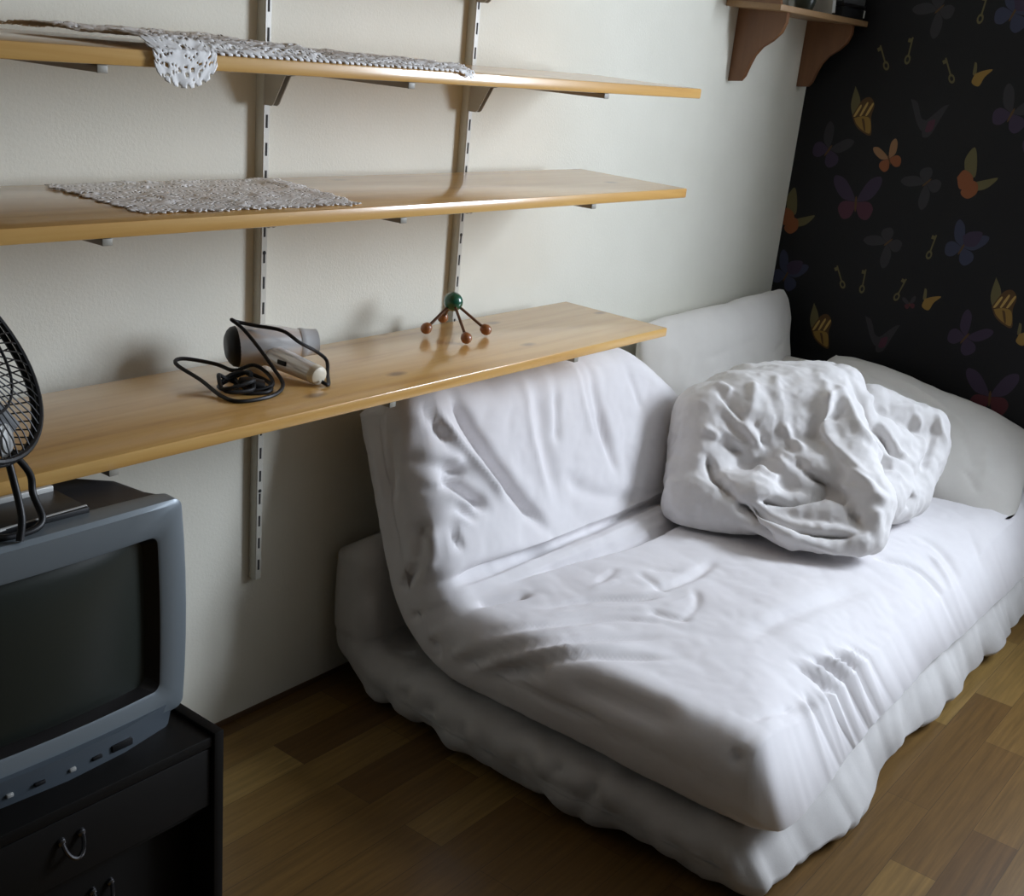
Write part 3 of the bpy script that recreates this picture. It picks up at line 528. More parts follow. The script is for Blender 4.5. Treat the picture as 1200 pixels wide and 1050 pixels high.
# ------------------------------------------------------------------ lace
def lace(name, fn, nu, nv, tile, label, keep=None, seed=0):
    rnd = random.Random(seed)
    V = []; F = []; idx = {}
    for i in range(nu+1):
        for j in range(nv+1):
            u, v = i/nu, j/nv
            V.append(fn(u, v))
    hole = lambda a, b: None
    for i in range(nu):
        for j in range(nv):
            a, b = (i+.5)/tile, (j+.5)/tile
            ca, cb = a - math.floor(a) - .5, b - math.floor(b) - .5
            r = math.hypot(ca, cb); th = math.atan2(cb, ca)
            petals = .27 + .11*math.cos(6*th)
            solid = not (petals + .05 < r < petals + .10 and (i+j) % 3) and not (r < .08)
            edge = min(i, nu-1-i, j, nv-1-j)
            if edge < 2: solid = ((i + j) % 5) not in (0,) if edge else ((i+j) % 5) in (1, 2, 3)
            if mn.noise(Vector((i*.35+seed, j*.35, 2.))) > .66: solid = False
            if keep and not keep(i/nu, j/nv): continue
            if solid: F.append((i*(nv+1)+j, (i+1)*(nv+1)+j, (i+1)*(nv+1)+j+1, i*(nv+1)+j+1))
    me = bpy.data.meshes.new(name); me.from_pydata([tuple(p) for p in V], [], F)
    bm = bmesh.new(); bm.from_mesh(me); bmesh.ops.delete(bm, geom=[v for v in bm.verts if not v.link_faces], context='VERTS'); bm.to_mesh(me); bm.free()
    me.materials.append(M_lace); me.shade_smooth()
    o = bpy.data.objects.new(name, me); COL.objects.link(o)
    s = o.modifiers.new('thread', 'SOLIDIFY'); s.thickness = .0010; s.offset = 1
    return tag(o, label, 'lace cloth')
def sstep(a, b, x): t = min(1, max(0, (x-a)/(b-a))); return t*t*(3-2*t)
def nz(x, y, z=0, s=1): return mn.noise(Vector((x*s, y*s, z)))
def lace_square(u, v):
    A, B, Cc, Dd = (1.045, -.352), (1.46, -.372), (1.515, -.092), (1.05, -.088)
    x = (A[0]*(1-u)+B[0]*u)*(1-v) + (Dd[0]*(1-u)+Cc[0]*u)*v; y = (A[1]*(1-u)+B[1]*u)*(1-v) + (Dd[1]*(1-u)+Cc[1]*u)*v
    k = math.sin(u*PI*11)*.5*math.sin(v*PI*9)
    z = ZS[1] + .0012 + max(0, .003*nz(x, y, 1, 14) + .002*nz(x, y, 3, 50) + .0012*k) + .009*max(0, nz(x, y, 9, 9)-.1)*(.3+v)
    if u < .03 or v < .03: z += .001*math.sin(u*140+v*110)
    return (x + .004*math.sin(v*40), y + .003*math.sin(u*52), z)
lace('lace_cloth', lace_square, 170, 112, 16, 'grey-white square lace cloth lying on the middle shelf', seed=3)
def lace_run(u, v):
    # v: 0 = front edge (hanging part), 1 = back; u along the shelf
    x = 1.035 + u*.66
    x -= (1-u)*v*.045
    wid = .31 if u < .55 else .31 - .17*(u-.55)/.45
    s = v*(wid + .045) - .045*math.exp(-((u-.07)/.085)**2*1.0) - (.045 - .045*math.exp(-((u-.07)/.085)**2))*0
    hang = .004 + .046*math.sqrt(max(0, 1-((u-.075)/.085)**2)) + .010*sstep(.93, 1., u)
    s = -hang + v*(wid + hang)
    y0 = YFR - .003
    bump = .005*abs(nz(x, v, 5, 16)) + .004*abs(nz(x, v*2, 8, 60))
    hump = (.015*math.exp(-((v-.25)/.25)**2) + .014*math.exp(-((v-.75)/.22)**2))*(1 if u < .48 else .45)
    if s < 0: y = y0 - .003 - .004*abs(nz(x, s, 2, 40)); z = ZS[2] + .004 + s
    else:
        y = y0 + s; z = ZS[2] + .0015 + bump + hump*min(1, s/.02)
    return (x, y, z)
lace('lace_runner', lace_run, 250, 124, 16, 'crocheted lace runner on the upper shelf, one corner hanging over the front edge', seed=11)

# ------------------------------------------------------------------ hair dryer
zt = ZS[0]
hd = empty('hair_dryer', (1.43, -.17, zt), 'silver hair dryer with a black cord, lying on the lowest shelf', 'hair dryer')
A = Vector((1.398, -.116, .9045)); B = Vector((1.540, -.185, .911)); ax = (B-A).normalized(); Lb = (B-A).length
MB().lathe(A, ax, [(.002, .034), (.006, .0385), (.03, .0405), (.06, .039), (.095, .033), (.118, .0275), (.128, .0262), (.128, .022), (.09, .021)], 36).build('barrel', M_silver, hd)
MB().lathe(A + ax*.124, ax, [(0, .0275), (.004, .0280), (.010, .0272), (.012, .0262), (.030, .0245), (.034, .0245), (.034, .020), (.005, .019)], 32, cap1=True).build('nozzle', mat('clear_grey_plastic', (.55, .56, .56), .2), hd)
ig = MB().lathe(A, ax, [(-.014, .012), (-.013, .022), (-.008, .031), (-.002, .0365), (.007, .0385), (.007, .03)], 32)
u = ax.orthogonal().normalized(); w = ax.cross(u)
for k in range(3, 8): ig.tube([A - ax*(.0145 - .00022*k*k*1.1) + (u*math.cos(q)+w*math.sin(q))*(.0042*k) for q in [2*PI*i/28 for i in range(28)]], .0009, 6, closed=True)
ig.build('intake_grille', M_black, hd)
R0 = Vector((1.448, -.165, .893)); R1 = Vector((1.453, -.285, .8830)); ha = (R1-R0).normalized()
def oval(c, ax, a, b, n=24):
    up = (Vector((0, 0, 1)) - ax*ax.z).normalized(); sd = ax.cross(up)
    return [c + sd*a*math.cos(2*PI*k/n) + up*b*math.sin(2*PI*k/n) for k in range(n)]
Lh = (R1-R0).length
MB().loft([oval(R0+ha*Lh*t, ha, a, b) for t, a, b in [(-.1, .024, .022), (.2, .0235, .021), (.6, .021, .019), (.92, .0195, .0175), (.93, .0195, .0175)]]).build('handle', M_silver, hd)
MB().loft([oval(R0+ha*Lh*t, ha, a, b) for t, a, b in [(.925, .0202, .018), (.97, .0202, .018), (1.03, .018, .0165), (1.06, .011, .010)]]).build('handle_cap', M_cream, hd)
MB().box(R0+ha*.05+Vector((-.0215, .0, .004)), (.004, .022, .009), .0015).build('switch', M_black, hd)
cz = zt + .0035
cord = smooth_path([(1.452, -.296, .874), (1.463, -.302, .868), (1.505, -.255, .871), (1.530, -.225, .885), (1.512, -.215, .903), (1.470, -.215, .926), (1.450, -.190, .945), (1.420, -.150, .9495), (1.395, -.130, .955), (1.375, -.140, .963),
    (1.385, -.160, .949), (1.393, -.195, .920), (1.392, -.235, .893), (1.385, -.268, .875), (1.358, -.288, cz), (1.315, -.300, cz), (1.268, -.290, cz), (1.262, -.250, .869), (1.268, -.190, .880), (1.262, -.130, .895), (1.285, -.120, .899), (1.330, -.150, .890), (1.345, -.185, .884),
    (1.372, -.205, .895), (1.382, -.235, .882), (1.365, -.262, .872), (1.330, -.255, cz), (1.318, -.228, .876), (1.335, -.200, .885), (1.362, -.215, .881), (1.372, -.250, cz+.004), (1.345, -.276, cz), (1.310, -.262, cz), (1.305, -.235, cz+.003), (1.330, -.215, cz+.006)], 7)
coil = [Vector((1.306 + .034*math.cos(q) + .004*math.sin(3*q), -.238 + .030*math.sin(q), cz + .012 + .010*math.sin(q*1.5+1) + .004*math.cos(q*2.3))) for q in [2*PI*k/26 for k in range(60)]]
MB().tube(cord, .0036, 8).tube(coil, .0036, 8).build('cord', M_black, hd)
pb = MB()
pb.loft([oval(Vector((1.318, -.232, .882)) + Vector((.7, -.35, -.25)).normalized()*t, Vector((.7, -.35, -.25)).normalized(), a, b) for t, a, b in [(0, .006, .006), (.012, .011, .010), (.030, .014, .012), (.042, .014, .012), (.043, .012, .010)]])
pl = pb.build('plug', M_blackgloss, hd)
pd = Vector((.7, -.35, -.25)).normalized(); pc = Vector((1.318, -.232, .882)) + pd*.042; ps = pd.cross(Vector((0, 0, 1))).normalized()
pm = MB()
for s_ in (-1, 1): pm.tube([pc + ps*.0075*s_, pc + ps*.0075*s_ + pd*.017], .0022, 8)
pm.build('pin', M_chrome, pl)

# ------------------------------------------------------------------ ball massager
bt = empty('wooden_massager', (1.99, -.16, zt), 'green wooden ball toy standing on four stick legs with orange-brown ball feet', 'wooden toy')
bc = Vector((1.985, -.140, .9325))
MB().sphere(bc, .0215, seg=32).build('ball', M_green, bt)
for (fx, fy) in [(1.913, -.128), (2.028, -.075), (1.930, -.232), (2.030, -.205)]:
    foot = Vector((fx, fy, zt + .0125)); d = (foot - bc).normalized()
    lg = MB().tube([bc + d*.018, foot - d*.008], .0033, 10).build('leg', M_stick, bt)
    MB().lathe(foot - d*.016, d, [(0, .004), (.004, .0095), (.012, .0125), (.019, .0115), (.024, .008), (.0265, .003)], 18).build('foot', M_tan, lg)

# ------------------------------------------------------------------ television cabinet
X0, X1, Y0, Y1, ZTOP = .475, 1.012, -.577, -.13, .464
cb = empty('television_cabinet', ((X0+X1)/2, (Y0+Y1)/2, 0), 'black wooden cabinet with a drawer, under the old television', 'cabinet')
MB().b2(X0+.018, X1-.018, Y0+.004, Y1, ZTOP-.024, ZTOP-.006, .0015).build('top', M_cab, cb)
for x0, x1 in ((X0, X0+.018), (X1-.018, X1)): MB().b2(x0, x1, Y0, Y1, 0, ZTOP, .002).build('side_panel', M_cab, cb)
MB().b2(X0+.018, X1-.018, Y1-.006, Y1, .03, ZTOP-.02).build('back_panel', M_cab, cb)
MB().b2(X0+.018, X1-.018, Y0+.02, Y1-.008, .03, .048, .001).build('bottom_panel', M_cab, cb)
MB().b2(X0+.018, X1-.018, Y0+.02, Y1-.008, .315, .329, .001).build('shelf', M_cab, cb)
xm = .756
def handle(x, z, y, m, parent):
    h = MB(); pts = [Vector((x + .015*math.cos(a), y - .004 - .012*math.sin(a), z - .026*math.sin(a))) for a in [PI*k/16 for k in range(17)]]
    h.tube(pts, .0032, 8); 
    for s_ in (-1, 1): h.lathe((x + s_*.015, y, z), (0, -1, 0), [(0, .007), (.004, .006), (.006, .003)], 12)
    return h.build('handle', m, parent)
d1 = MB().b2(X0+.021, X1-.021, Y0+.006, Y0+.024, .333, ZTOP-.027, .002).build('drawer', mat('drawer_black', (.005, .0045, .004), .55, spec=.2), cb)
handle(xm, .402, Y0+.006, M_hand, d1)
d2 = MB().b2(X0+.021, X1-.021, Y0+.055, Y0+.073, .052, .311, .002).build('drawer', M_cab, cb)
handle(.83, .245, Y0+.055, M_hand, d2)

# ------------------------------------------------------------------ television
ty = -.500; zb = ZTOP - .006; TX0, TX1 = .572, .995; TZ0, TZ1 = zb + .022, .828
tv = empty('television', ((TX0+TX1)/2, -.32, zb), 'old silver-grey tube television with a dark screen, on the black cabinet', 'television')
tcx, tcz = (TX0+TX1)/2, (TZ0+TZ1)/2
def rrect(cx, cz, hx, hz, r, y, n=8, bow=0., ybow=0.):
    pts = []
    for k, (sx, sz) in enumerate([(1, 1), (-1, 1), (-1, -1), (1, -1)]):
        for i in range(n+1):
            a = PI/2*k + PI/2*i/n
            pts.append([cx + sx*(hx-r) + r*math.cos(a), cz + sz*(hz-r) + r*math.sin(a)])
    out = []
    m_ = []
    for i, p in enumerate(pts):          # subdivide the straight edges so that they can bow
        m_.append(p); q = pts[(i+1) % len(pts)]
        if (i+1) % (n+1) == 0:
            for t in (1/6, 2/6, 3/6, 4/6, 5/6): m_.append([p[0]*(1-t)+q[0]*t, p[1]*(1-t)+q[1]*t])
    for x, z in m_:
        u, v = (x-cx)/hx, (z-cz)/hz
        out.append((x + bow*u*(1-v*v), y - ybow*(1-.7*u*u), z + bow*.4*v*(1-u*u)))
    return out
hx, hz = (TX1-TX0)/2, (TZ1-TZ0)/2
sx0, sx1, sz0, sz1 = .608, .953, .524, .780
scx, scz, shx, shz = (sx0+sx1)/2, (sz0+sz1)/2, (sx1-sx0)/2, (sz1-sz0)/2
MB().loft([rrect(tcx, tcz, hx-.004, hz-.003, .018, ty+.035, bow=.006), rrect(tcx, tcz, hx, hz, .016, ty+.024, bow=.008), rrect(tcx, tcz, hx-.001, hz-.001, .014, ty+.004, bow=.008, ybow=.012),
           rrect(tcx, tcz, hx-.007, hz-.007, .012, ty, bow=.008, ybow=.014), rrect(scx, scz, shx+.002, shz+.002, .012, ty-.001, bow=.003, ybow=.012), rrect(scx, scz, shx-.002, shz-.002, .012, ty+.001, bow=.003, ybow=.012)], False, False).build('bezel', M_tvsilver, tv)
MB().loft([rrect(scx, scz, shx-.002, shz-.002, .012, ty+.001, bow=.003, ybow=.012), rrect(scx, scz, shx-.016, shz-.010, .016, ty+.020, bow=.003, ybow=.012)], False, False).build('screen_surround', M_blackgloss, tv)
sg = MB(); n_ = 24; vs = []
for i in range(n_+1):
    for j in range(n_+1):
        u, v = -1+2*i/n_, -1+2*j/n_
        vs.append((scx + u*(shx-.008), ty + .017 - .016*(1-u*u)*(1-v*v)**.5 - .010*(1-u*u), scz + v*(shz-.006)))
sg.add(vs, [(i*(n_+1)+j, (i+1)*(n_+1)+j, (i+1)*(n_+1)+j+1, i*(n_+1)+j+1) for i in range(n_) for j in range(n_)])
sg.build('screen', M_screen, tv)
MB().loft([rrect(tcx, tcz, hx-.004, hz-.003, .018, ty+.034, bow=.006), rrect(tcx, tcz, hx-.008, hz-.005, .022, ty+.06), rrect(tcx, tcz+.002, hx-.012, hz-.006, .03, ty+.12), rrect(tcx-.01, tcz+.004, hx-.05, hz-.010, .05, ty+.20),
           rrect(tcx-.02, tcz-.005, hx-.10, hz-.05, .05, ty+.29), rrect(tcx-.02, tcz-.01, hx-.12, hz-.08, .04, ty+.33)], False, True).build('housing', M_tvdark, tv)
# foot with the control strip; its shading is put into a darker colour
MB().loft([[(tcx + s*(hx*f) , y, z) for s, y in [(-1, ty+.20), (-1, ty+.02), (-.93, ty-.004), (-.5, ty-.020), (0, ty-.026), (.5, ty-.020), (.93, ty-.004), (1, ty+.02), (1, ty+.20)]] for f, z in [(.90, zb), (.92, zb+.004), (.95, zb+.030), (.95, zb+.040)]]).build('control_foot', mat('shaded_foot_plastic', (.085, .105, .125), .4, metal=.2), tv)
def footy(x, e=0): 
    q = abs(x-tcx)/(hx*.93); return ty - .026 + .006*q*2 + max(0, q-.5)*.026 - e
for i, x in enumerate((.70, .742, .79, .83)):
    MB().box((x, footy(x, .0005), zb+.016), (.016 if i % 2 else .010, .006, .006), .0015).build('button', [M_trim, M_black, M_trim, M_black][i], tv)
MB().box((.872, footy(.872, .0), zb+.0165), (.034, .008, .011), .001).build('button_panel', M_black, tv)

# set-top box on the television
tz = TZ1 + .0005
bx = empty('set_top_box', (.80, -.43, tz), 'flat black set-top box with silver edges, lying on top of the television under the fan', 'set-top box')
q = .12
Rb = Matrix.Rotation(0., 3, 'Z')
MB().b2(.66, .862, -.478, -.396, tz, tz+.010, .0015).build('body', M_black, bx)
MB().tube([(.655, -.479, tz+.0085), (.862, -.470, tz+.0085)], .0028, 8).build('front_trim', M_trim, bx)
MB().b2(.66, .858, -.400, -.392, tz+.004, tz+.018, .002).build('rear_trim', M_trim, bx)

# desk fan: leaning cage on a bent tube stand
fan = empty('desk_fan', (.755, -.45, tz), 'black desk fan with a wire cage, standing on the television at the left edge', 'fan')
rt = Vector((.593, -.798, .107)); up = Vector((.226, .292, .929)); tw = Vector((-.773, -.527, .354))
nrm = (rt*.86 + up*.46 + tw*.22).normalized()
fc = Vector((.737, -.455, 1.055)) - rt*.048 + up*.008; RF = .150
ua = nrm.cross(tw).normalized(); va = nrm.cross(ua)
circ = lambda c, r, n=56: [c + (ua*math.cos(2*PI*k/n) + va*math.sin(2*PI*k/n))*r for k in range(n)]
def cage(c0, dirn, name, dep):
    g = MB(); g.tube(circ(c0, RF), .0042, 8, closed=True)
    g.tube(circ(c0 + nrm*dirn*dep*.75, RF*.62), .002, 6, closed=True); g.tube(circ(c0 + nrm*dirn*dep, RF*.24), .003, 6, closed=True)
    for k in range(56):
        a = 2*PI*k/56; r = ua*math.cos(a) + va*math.sin(a)
        g.tube([c0 + r*RF, c0 + r*RF*.85 + nrm*dirn*dep*.55, c0 + r*RF*.6 + nrm*dirn*dep*.78, c0 + r*RF*.24 + nrm*dirn*dep], .0011, 5)
    return g
cage(fc + nrm*.005, 1, 'f', .014).build('front_grille', M_black, fan)
cage(fc - nrm*.005, -1, 'r', .055).build('rear_grille', M_black, fan)
MB().lathe(fc + nrm*.016, nrm, [(0, .036), (.004, .034), (.006, .02), (.007, .001)], 24).build('badge_cap', M_black, fan)
MB().lathe(fc - nrm*.135, nrm, [(0, .02), (.01, .036), (.05, .042), (.075, .040), (.08, .02)], 24).build('motor_housing', M_black, fan)
hub = MB().lathe(fc - nrm*.03, nrm, [(0, .024), (.03, .022), (.036, .012)], 20)
hb = hub.build('hub', M_black, fan)
for k in range(4):
    a = 2*PI*k/4 + .4; loops = []
    for t_ in [i/8 for i in range(9)]:
        r = .022 + .105*t_; wdt = .9*(1-.35*t_)
        loops.append([fc - nrm*(.015 - .016*(s_/.5)*(1-.3*t_)) + (ua*math.cos(a+s_*wdt) + va*math.sin(a+s_*wdt))*r + nrm*e for s_, e in [(-.5, 0), (0, 0), (.5, 0), (.5, .0015), (0, .0015), (-.5, .0015)]])
    MB().loft(loops).build('blade', mat('smoke_plastic', (.05, .055, .06), .3) if k == 0 else bpy.data.materials['smoke_plastic'], hb)
kn = Vector((.789, -.452, .940)) + tw*.045
MB().lathe(kn - rt*.016, rt, [(0, .012), (.004, .020), (.012, .0215), (.013, .017), (.016, .016), (.018, .008)], 24).build('tilt_knob', M_trim, fan)
st = MB()
zf = TZ1 + .0045
st.tube(smooth_path([kn - rt*.010, (.790, -.456, .90), (.791, -.462, .87), (.790, -.483, .8425), (.770, -.492, zf+.001), (.735, -.492, zf+.001), (.715, -.488, .842), (.705, -.47, .88), (.700, -.455, .93), (.699, -.45, .96)], 6), .0048, 10)
st.build('stand_tube', M_black, fan)
MB().tube(smooth_path([(.742, -.51, zf), (.752, -.50, .86), (.757, -.478, .90), (.757, -.462, .935), (.750, -.459, .96)], 6), .0048, 10).build('support_tube', M_black, fan)

# ------------------------------------------------------------------ small corner shelf
cs = empty('corner_shelf', (3.57, 0, 1.64), 'small brown wooden shelf with two curved brackets in the corner beside the dark wallpaper', 'shelf')
MB().b2(3.256, XD-.002, -.178, -.001, 1.640, 1.657, .002).build('board', M_brownboard, cs)
for x in (3.345, 3.815):
    pr = [(0.001, 1.640), (-.160, 1.640), (-.160, 1.612), (-.150, 1.585), (-.125, 1.560), (-.095, 1.540), (-.075, 1.515), (-.062, 1.485), (-.052, 1.455), (-.040, 1.440), (-.001, 1.436)]
    pr[0] = (-.001, 1.640)
    MB().loft([[(x-.009, p[0], p[1]) for p in pr], [(x+.009, p[0], p[1]) for p in pr]]).build('bracket', M_brownwood, cs)
pr = [(-.002, 1.657), (-.175, 1.657), (-.170, 1.672), (-.13, 1.684), (-.09, 1.70), (-.05, 1.74), (-.002, 1.76)]
MB().loft([[(3.258, p[0], p[1]) for p in pr], [(3.272, p[0], p[1]) for p in pr]]).build('end_piece', M_brownwood, cs)
zc = 1.6575
jr = empty('jar', (3.56, -.10, zc), 'dark green rounded jar on the small corner shelf, left of the books', 'jar')
MB().lathe((3.565, -.10, zc), (0, 0, 1), [(0, .022), (.004, .026), (.03, .033), (.06, .03), (.075, .022), (.085, .022)], 24).build('body', M_jar, jr)
MB().lathe((3.565, -.10, zc+.0852), (0, 0, 1), [(0, .024), (.012, .024), (.014, .006), (.02, .006), (.022, .001)], 20).build('lid', M_jar, jr)
Rk = Matrix.Rotation(math.radians(-12), 3, 'Y')
bk = empty('book', (3.64, -.09, zc), 'white-edged book leaning upright on the corner shelf beside the jar', 'book')
MB().box((3.636, -.095, zc+.080), (.018, .125, .150), .001, rot=Rk).build('pages', M_book, bk)
for s_ in (-1, 1): MB().box(Vector((3.636, -.095, zc+.080)) + Rk @ Vector((s_*.0105, .002, 0)), (.002, .131, .156), .0005, rot=Rk).build('cover', M_book, bk)
b1 = empty('black_box', (3.77, -.10, zc), 'flat black box lying on the corner shelf beside the leaning book', 'box')
MB().b2(3.700, 3.868, -.165, -.02, zc, zc+.030, .002).build('box_base', M_black, b1)
MB().b2(3.698, 3.870, -.167, -.018, zc+.0305, zc+.042, .002).build('lid', M_blackgloss, b1)
MB().box((3.862, -.168, zc+.018), (.010, .002, .022), .0008).build('tag', M_book, b1)
b2_ = empty('grey_book', (3.77, -.10, zc+.042), 'grey book lying on the flat black box on the corner shelf', 'book')
MB().b2(3.704, 3.862, -.158, -.025, zc+.0455, zc+.066).build('pages', M_book, b2_)
MB().b2(3.700, 3.866, -.162, -.022, zc+.0425, zc+.0455, .0008).build('cover', M_greybox, b2_)
MB().b2(3.700, 3.866, -.162, -.022, zc+.066, zc+.069, .0008).build('cover', M_greybox, b2_)
MB().b2(3.700, 3.866, -.164, -.158, zc+.0425, zc+.069, .0015).build('spine', M_greybox, b2_)

# ------------------------------------------------------------------ bedding
def displace(V, Nn, key, extra=None):
    Dsp = np.zeros(len(V))
    for st_ in STROKES.get(key, []):
        w, h, P = st_[:3]; P = np.array(P, float)
        dmin = np.full(len(V), 9.); tt = np.zeros(len(V)); tot = 0.; seg = np.linalg.norm(P[1:]-P[:-1], axis=1); LL = seg.sum()
        lo = P.min(0) - 3*w; hi = P.max(0) + 3*w
        sel = np.where(((V > lo) & (V < hi)).all(1))[0]
        if len(sel) == 0: continue
        W = V[sel]; dm = np.full(len(sel), 9.); ts = np.zeros(len(sel))
        for i in range(len(P)-1):
            d = P[i+1]-P[i]; l2 = d@d + 1e-12
            t = np.clip(((W-P[i])@d)/l2, 0, 1); q = np.linalg.norm(W - (P[i] + t[:, None]*d), axis=1)
            m_ = q < dm; dm[m_] = q[m_]; ts[m_] = (tot + t[m_]*seg[i])/LL
            tot += seg[i]
        taper = np.clip(np.minimum(ts, 1-ts)/.22, 0, 1); taper = .12 + .88*taper*taper*(3-2*taper)
        x = dm/w
        prof = np.exp(-1.4*x*np.sqrt(x*x+.04)/(x+.25)*1.3) if h < 0 else np.exp(-x*x*1.3)
        Dsp[sel] += h*taper*prof*(dm < 3*w)
    if extra is not None: Dsp += extra
    return V + Nn*Dsp[:, None]

def normals(me):
    n = np.empty(len(me.vertices)*3, np.float32); me.vertices.foreach_get('normal', n); return n.reshape(-1, 3).astype(float)
def coords(me):
    n = np.empty(len(me.vertices)*3, np.float32); me.vertices.foreach_get('co', n); return n.reshape(-1, 3).astype(float)
def setco(me, V): me.vertices.foreach_set('co', V.astype(np.float32).ravel()); me.update()

def noise3(V, s, seed=0., stretch=(1, 1, 1)):
    S = np.array(stretch)*s
    return np.array([mn.noise(Vector((p[0], p[1]+seed, p[2]))) for p in V*S])
def ridged(V, s, seed=0., stretch=(1, 1, 1)):
    return 1 - np.abs(noise3(V, s, seed, stretch))*2.2

def slab(name, xs, Tf, h, r, C, nT, rng, puff=0.):
    """bent mattress: closed rounded section in (t, n), lofted along x, rounded ends"""
    nc = 6
    def section(T, a, hh):
        rc = max(r - a, .0008); t0, t1 = a, T-a; n1 = max(hh-a, .0006); rc = min(rc, n1)
        P = []
        for k in range(nT+1): P.append((t0+rc + (t1-t0-2*rc)*k/nT, n1))
        for k in range(1, nc): q = PI/2*k/nc; P.append((t1-rc+rc*math.sin(q), n1-rc+rc*math.cos(q)))
        for k in range(nT+1): P.append((t1-rc - (t1-t0-2*rc)*k/nT, -n1))
        ms = 3
        for k in range(1, nc): q = PI/2*k/nc; P.append((t0+rc-rc*math.sin(q), -n1+rc-rc*math.cos(q)))
        P2 = []
        for i, p in enumerate(P):
            P2.append(p)
        return P2
    loops = []; x0, x1 = xs[0], xs[-1]
    seq = []
    for a in np.linspace(h-.0005, r, 7)[:-1]: seq.append((x0, a))
    for k in range(8): q = PI/2*k/8; seq.append((x0 + r*(1-math.cos(q)), r*(1-math.sin(q))))
    for x in xs:
        if x0 + r < x < x1 - r: seq.append((x, 0.))
    for k in range(8, -1, -1): q = PI/2*k/8; seq.append((x1 - r*(1-math.cos(q)), r*(1-math.sin(q))))
    for a in np.linspace(r, h-.0005, 7)[1:]: seq.append((x1, a))
    for x, a in seq:
        sec = section(Tf(x), a, h)
        loops.append([(x,) + C(t, n, x) for t, n in sec])
    mb = MB(); mb.loft(loops, True, True)
    return mb

def bendmap(y0, zc, yb, R, ang):
    """centre line: straight seat from y0 back to yb at height zc, arc of radius R through ang, then straight up"""
    Ls = yb - y0; La = R*ang
    def C(t, n, x=0):
        if t < Ls: return (y0 + t, zc + n)
        if t < Ls + La:
            q = (t-Ls)/R; return (yb + (R-n)*math.sin(q), zc + R - (R-n)*math.cos(q))
        q = ang; s = t-Ls-La
        return (yb + (R-n)*math.sin(q) + s*math.cos(q), zc + R - (R-n)*math.cos(q) + s*math.sin(q))
    return C

# lower mattress, its wall side curling up
xs = list(np.arange(1.762, XD-.004, .009)) + [XD-.004]
Cb0 = bendmap(-1.165, .067, -.185, .105, PI/2)
def Cb(t, n, x=0):
    y, z = Cb0(t, n, x)
    return (y - .034*sstep(1.85, 2.3, x)*max(0, 1-t/.6), z)
mb = slab('base', xs, lambda x: 1.165-.185+.105*PI/2+.225 - .19*sstep(1.95, 2.25, x), .064, .055, Cb, 130, None)
bm_o = mb.build('lower_mattress', M_base, smooth=180)
V = coords(bm_o.data); Nn = normals(bm_o.data)
ex = .009*noise3(V, 5.5, 3.) + .008*ridged(V, 13., 8.)*(V[:, 2] < .16) - .004
lo = np.clip((.115-V[:, 2])/.07, 0, 1)
ex += .014*lo*np.where(V[:, 1] < -1.05, ridged(V, 7., 5., (1., .3, .4)), ridged(V, 9., 2., (.4, 1., .4)))
V2 = displace(V, Nn, 'lower', ex)
# the sheet corner flares out on the floor
k = np.exp(-(((V[:, 0]-2.0)/.28)**2 + ((V[:, 1]+1.16)/.10)**2))*np.clip((.12-V[:, 2])/.1, 0, 1)
V2[:, 1] -= .05*k; V2[:, 0] -= .035*np.exp(-((V[:, 1]+.65)/.35)**2)*np.clip((1.9-V[:, 0])/.1, 0, 1)
V2[:, 2] = np.maximum(V2[:, 2], .0015); V2[:, 1] = np.minimum(V2[:, 1], -.004); V2[:, 0] = np.minimum(V2[:, 0], XD-.003)
setco(bm_o.data, V2)
tag(bm_o, 'thin grey-white mattress on the floor, underneath the folded white mattress', 'mattress')

# folded mattress in its white sheet: seat and leaning back in one
Cs0 = bendmap(-1.195, .232, -.41, .17, math.radians(72))
def Cs(t, n, x=0):
    el = (.10 + .27*sstep(1.80, 2.25, x))*(1 - .55*sstep(3.0, 3.4, x))
    if t < el: n = -.1 + (n+.1)*max(.28, 1-(1-t/el)**2)**.5      # the seat rounds down to its front edge
    if n > .02 and .65 < t < 1.05:                           # crease, roll of slack sheet and second crease where seat meets back
        f = (n-.02)/.08; k = sstep(1.86, 2.5, x)
        t1 = .955 - .02*k; t2 = .86 - .105*k
        n += f*(-.030*sstep(1.78, 2.2, x)*math.exp(-((t-t1)/.016)**2) - .038*sstep(1.95, 2.3, x)*math.exp(-((t-t2)/.012)**2)
                + .016*k*math.exp(-((t-(t1+t2)/2)/.055)**2) + .005*math.sin(x*9)*math.exp(-((t-.86)/.06)**2))
    y, z = Cs0(t, n, x)
    return (y + .034*sstep(1.95, 2.4, x)*max(0, 1-t/.5), z)
def Tt(x):
    return .77 + .17*math.radians(72) + .472 - .045*sstep(1.86, 2.08, x) - .26*sstep(2.62, 3.05, x)
xs = list(np.arange(1.768, XD-.008, .0085)) + [XD-.008]
mb = slab('fold', xs, Tt, .100, .080, Cs, 190, None)
fm = mb.build('folded_mattress', M_cotton, smooth=180)
V = coords(fm.data); Nn = normals(fm.data)
seat = (V[:, 2] < .36)
ex = .010*noise3(V, 3.2, 1.) + .0028*ridged(V, 9., 4., (1., .55, 1.)) + .0010*ridged(V, 26., 14.)
# gentle crown of the seat and back
V2 = displace(V, Nn, 'folded', ex)
V2[:, 1] = np.minimum(V2[:, 1], -.004); V2[:, 0] = np.minimum(V2[:, 0], XD-.004)
V2[:, 2] = np.maximum(V2[:, 2], .120)
setco(fm.data, V2)
tag(fm, 'thick white-sheeted mattress folded into a sofa, its back leaning on the white wall', 'mattress')

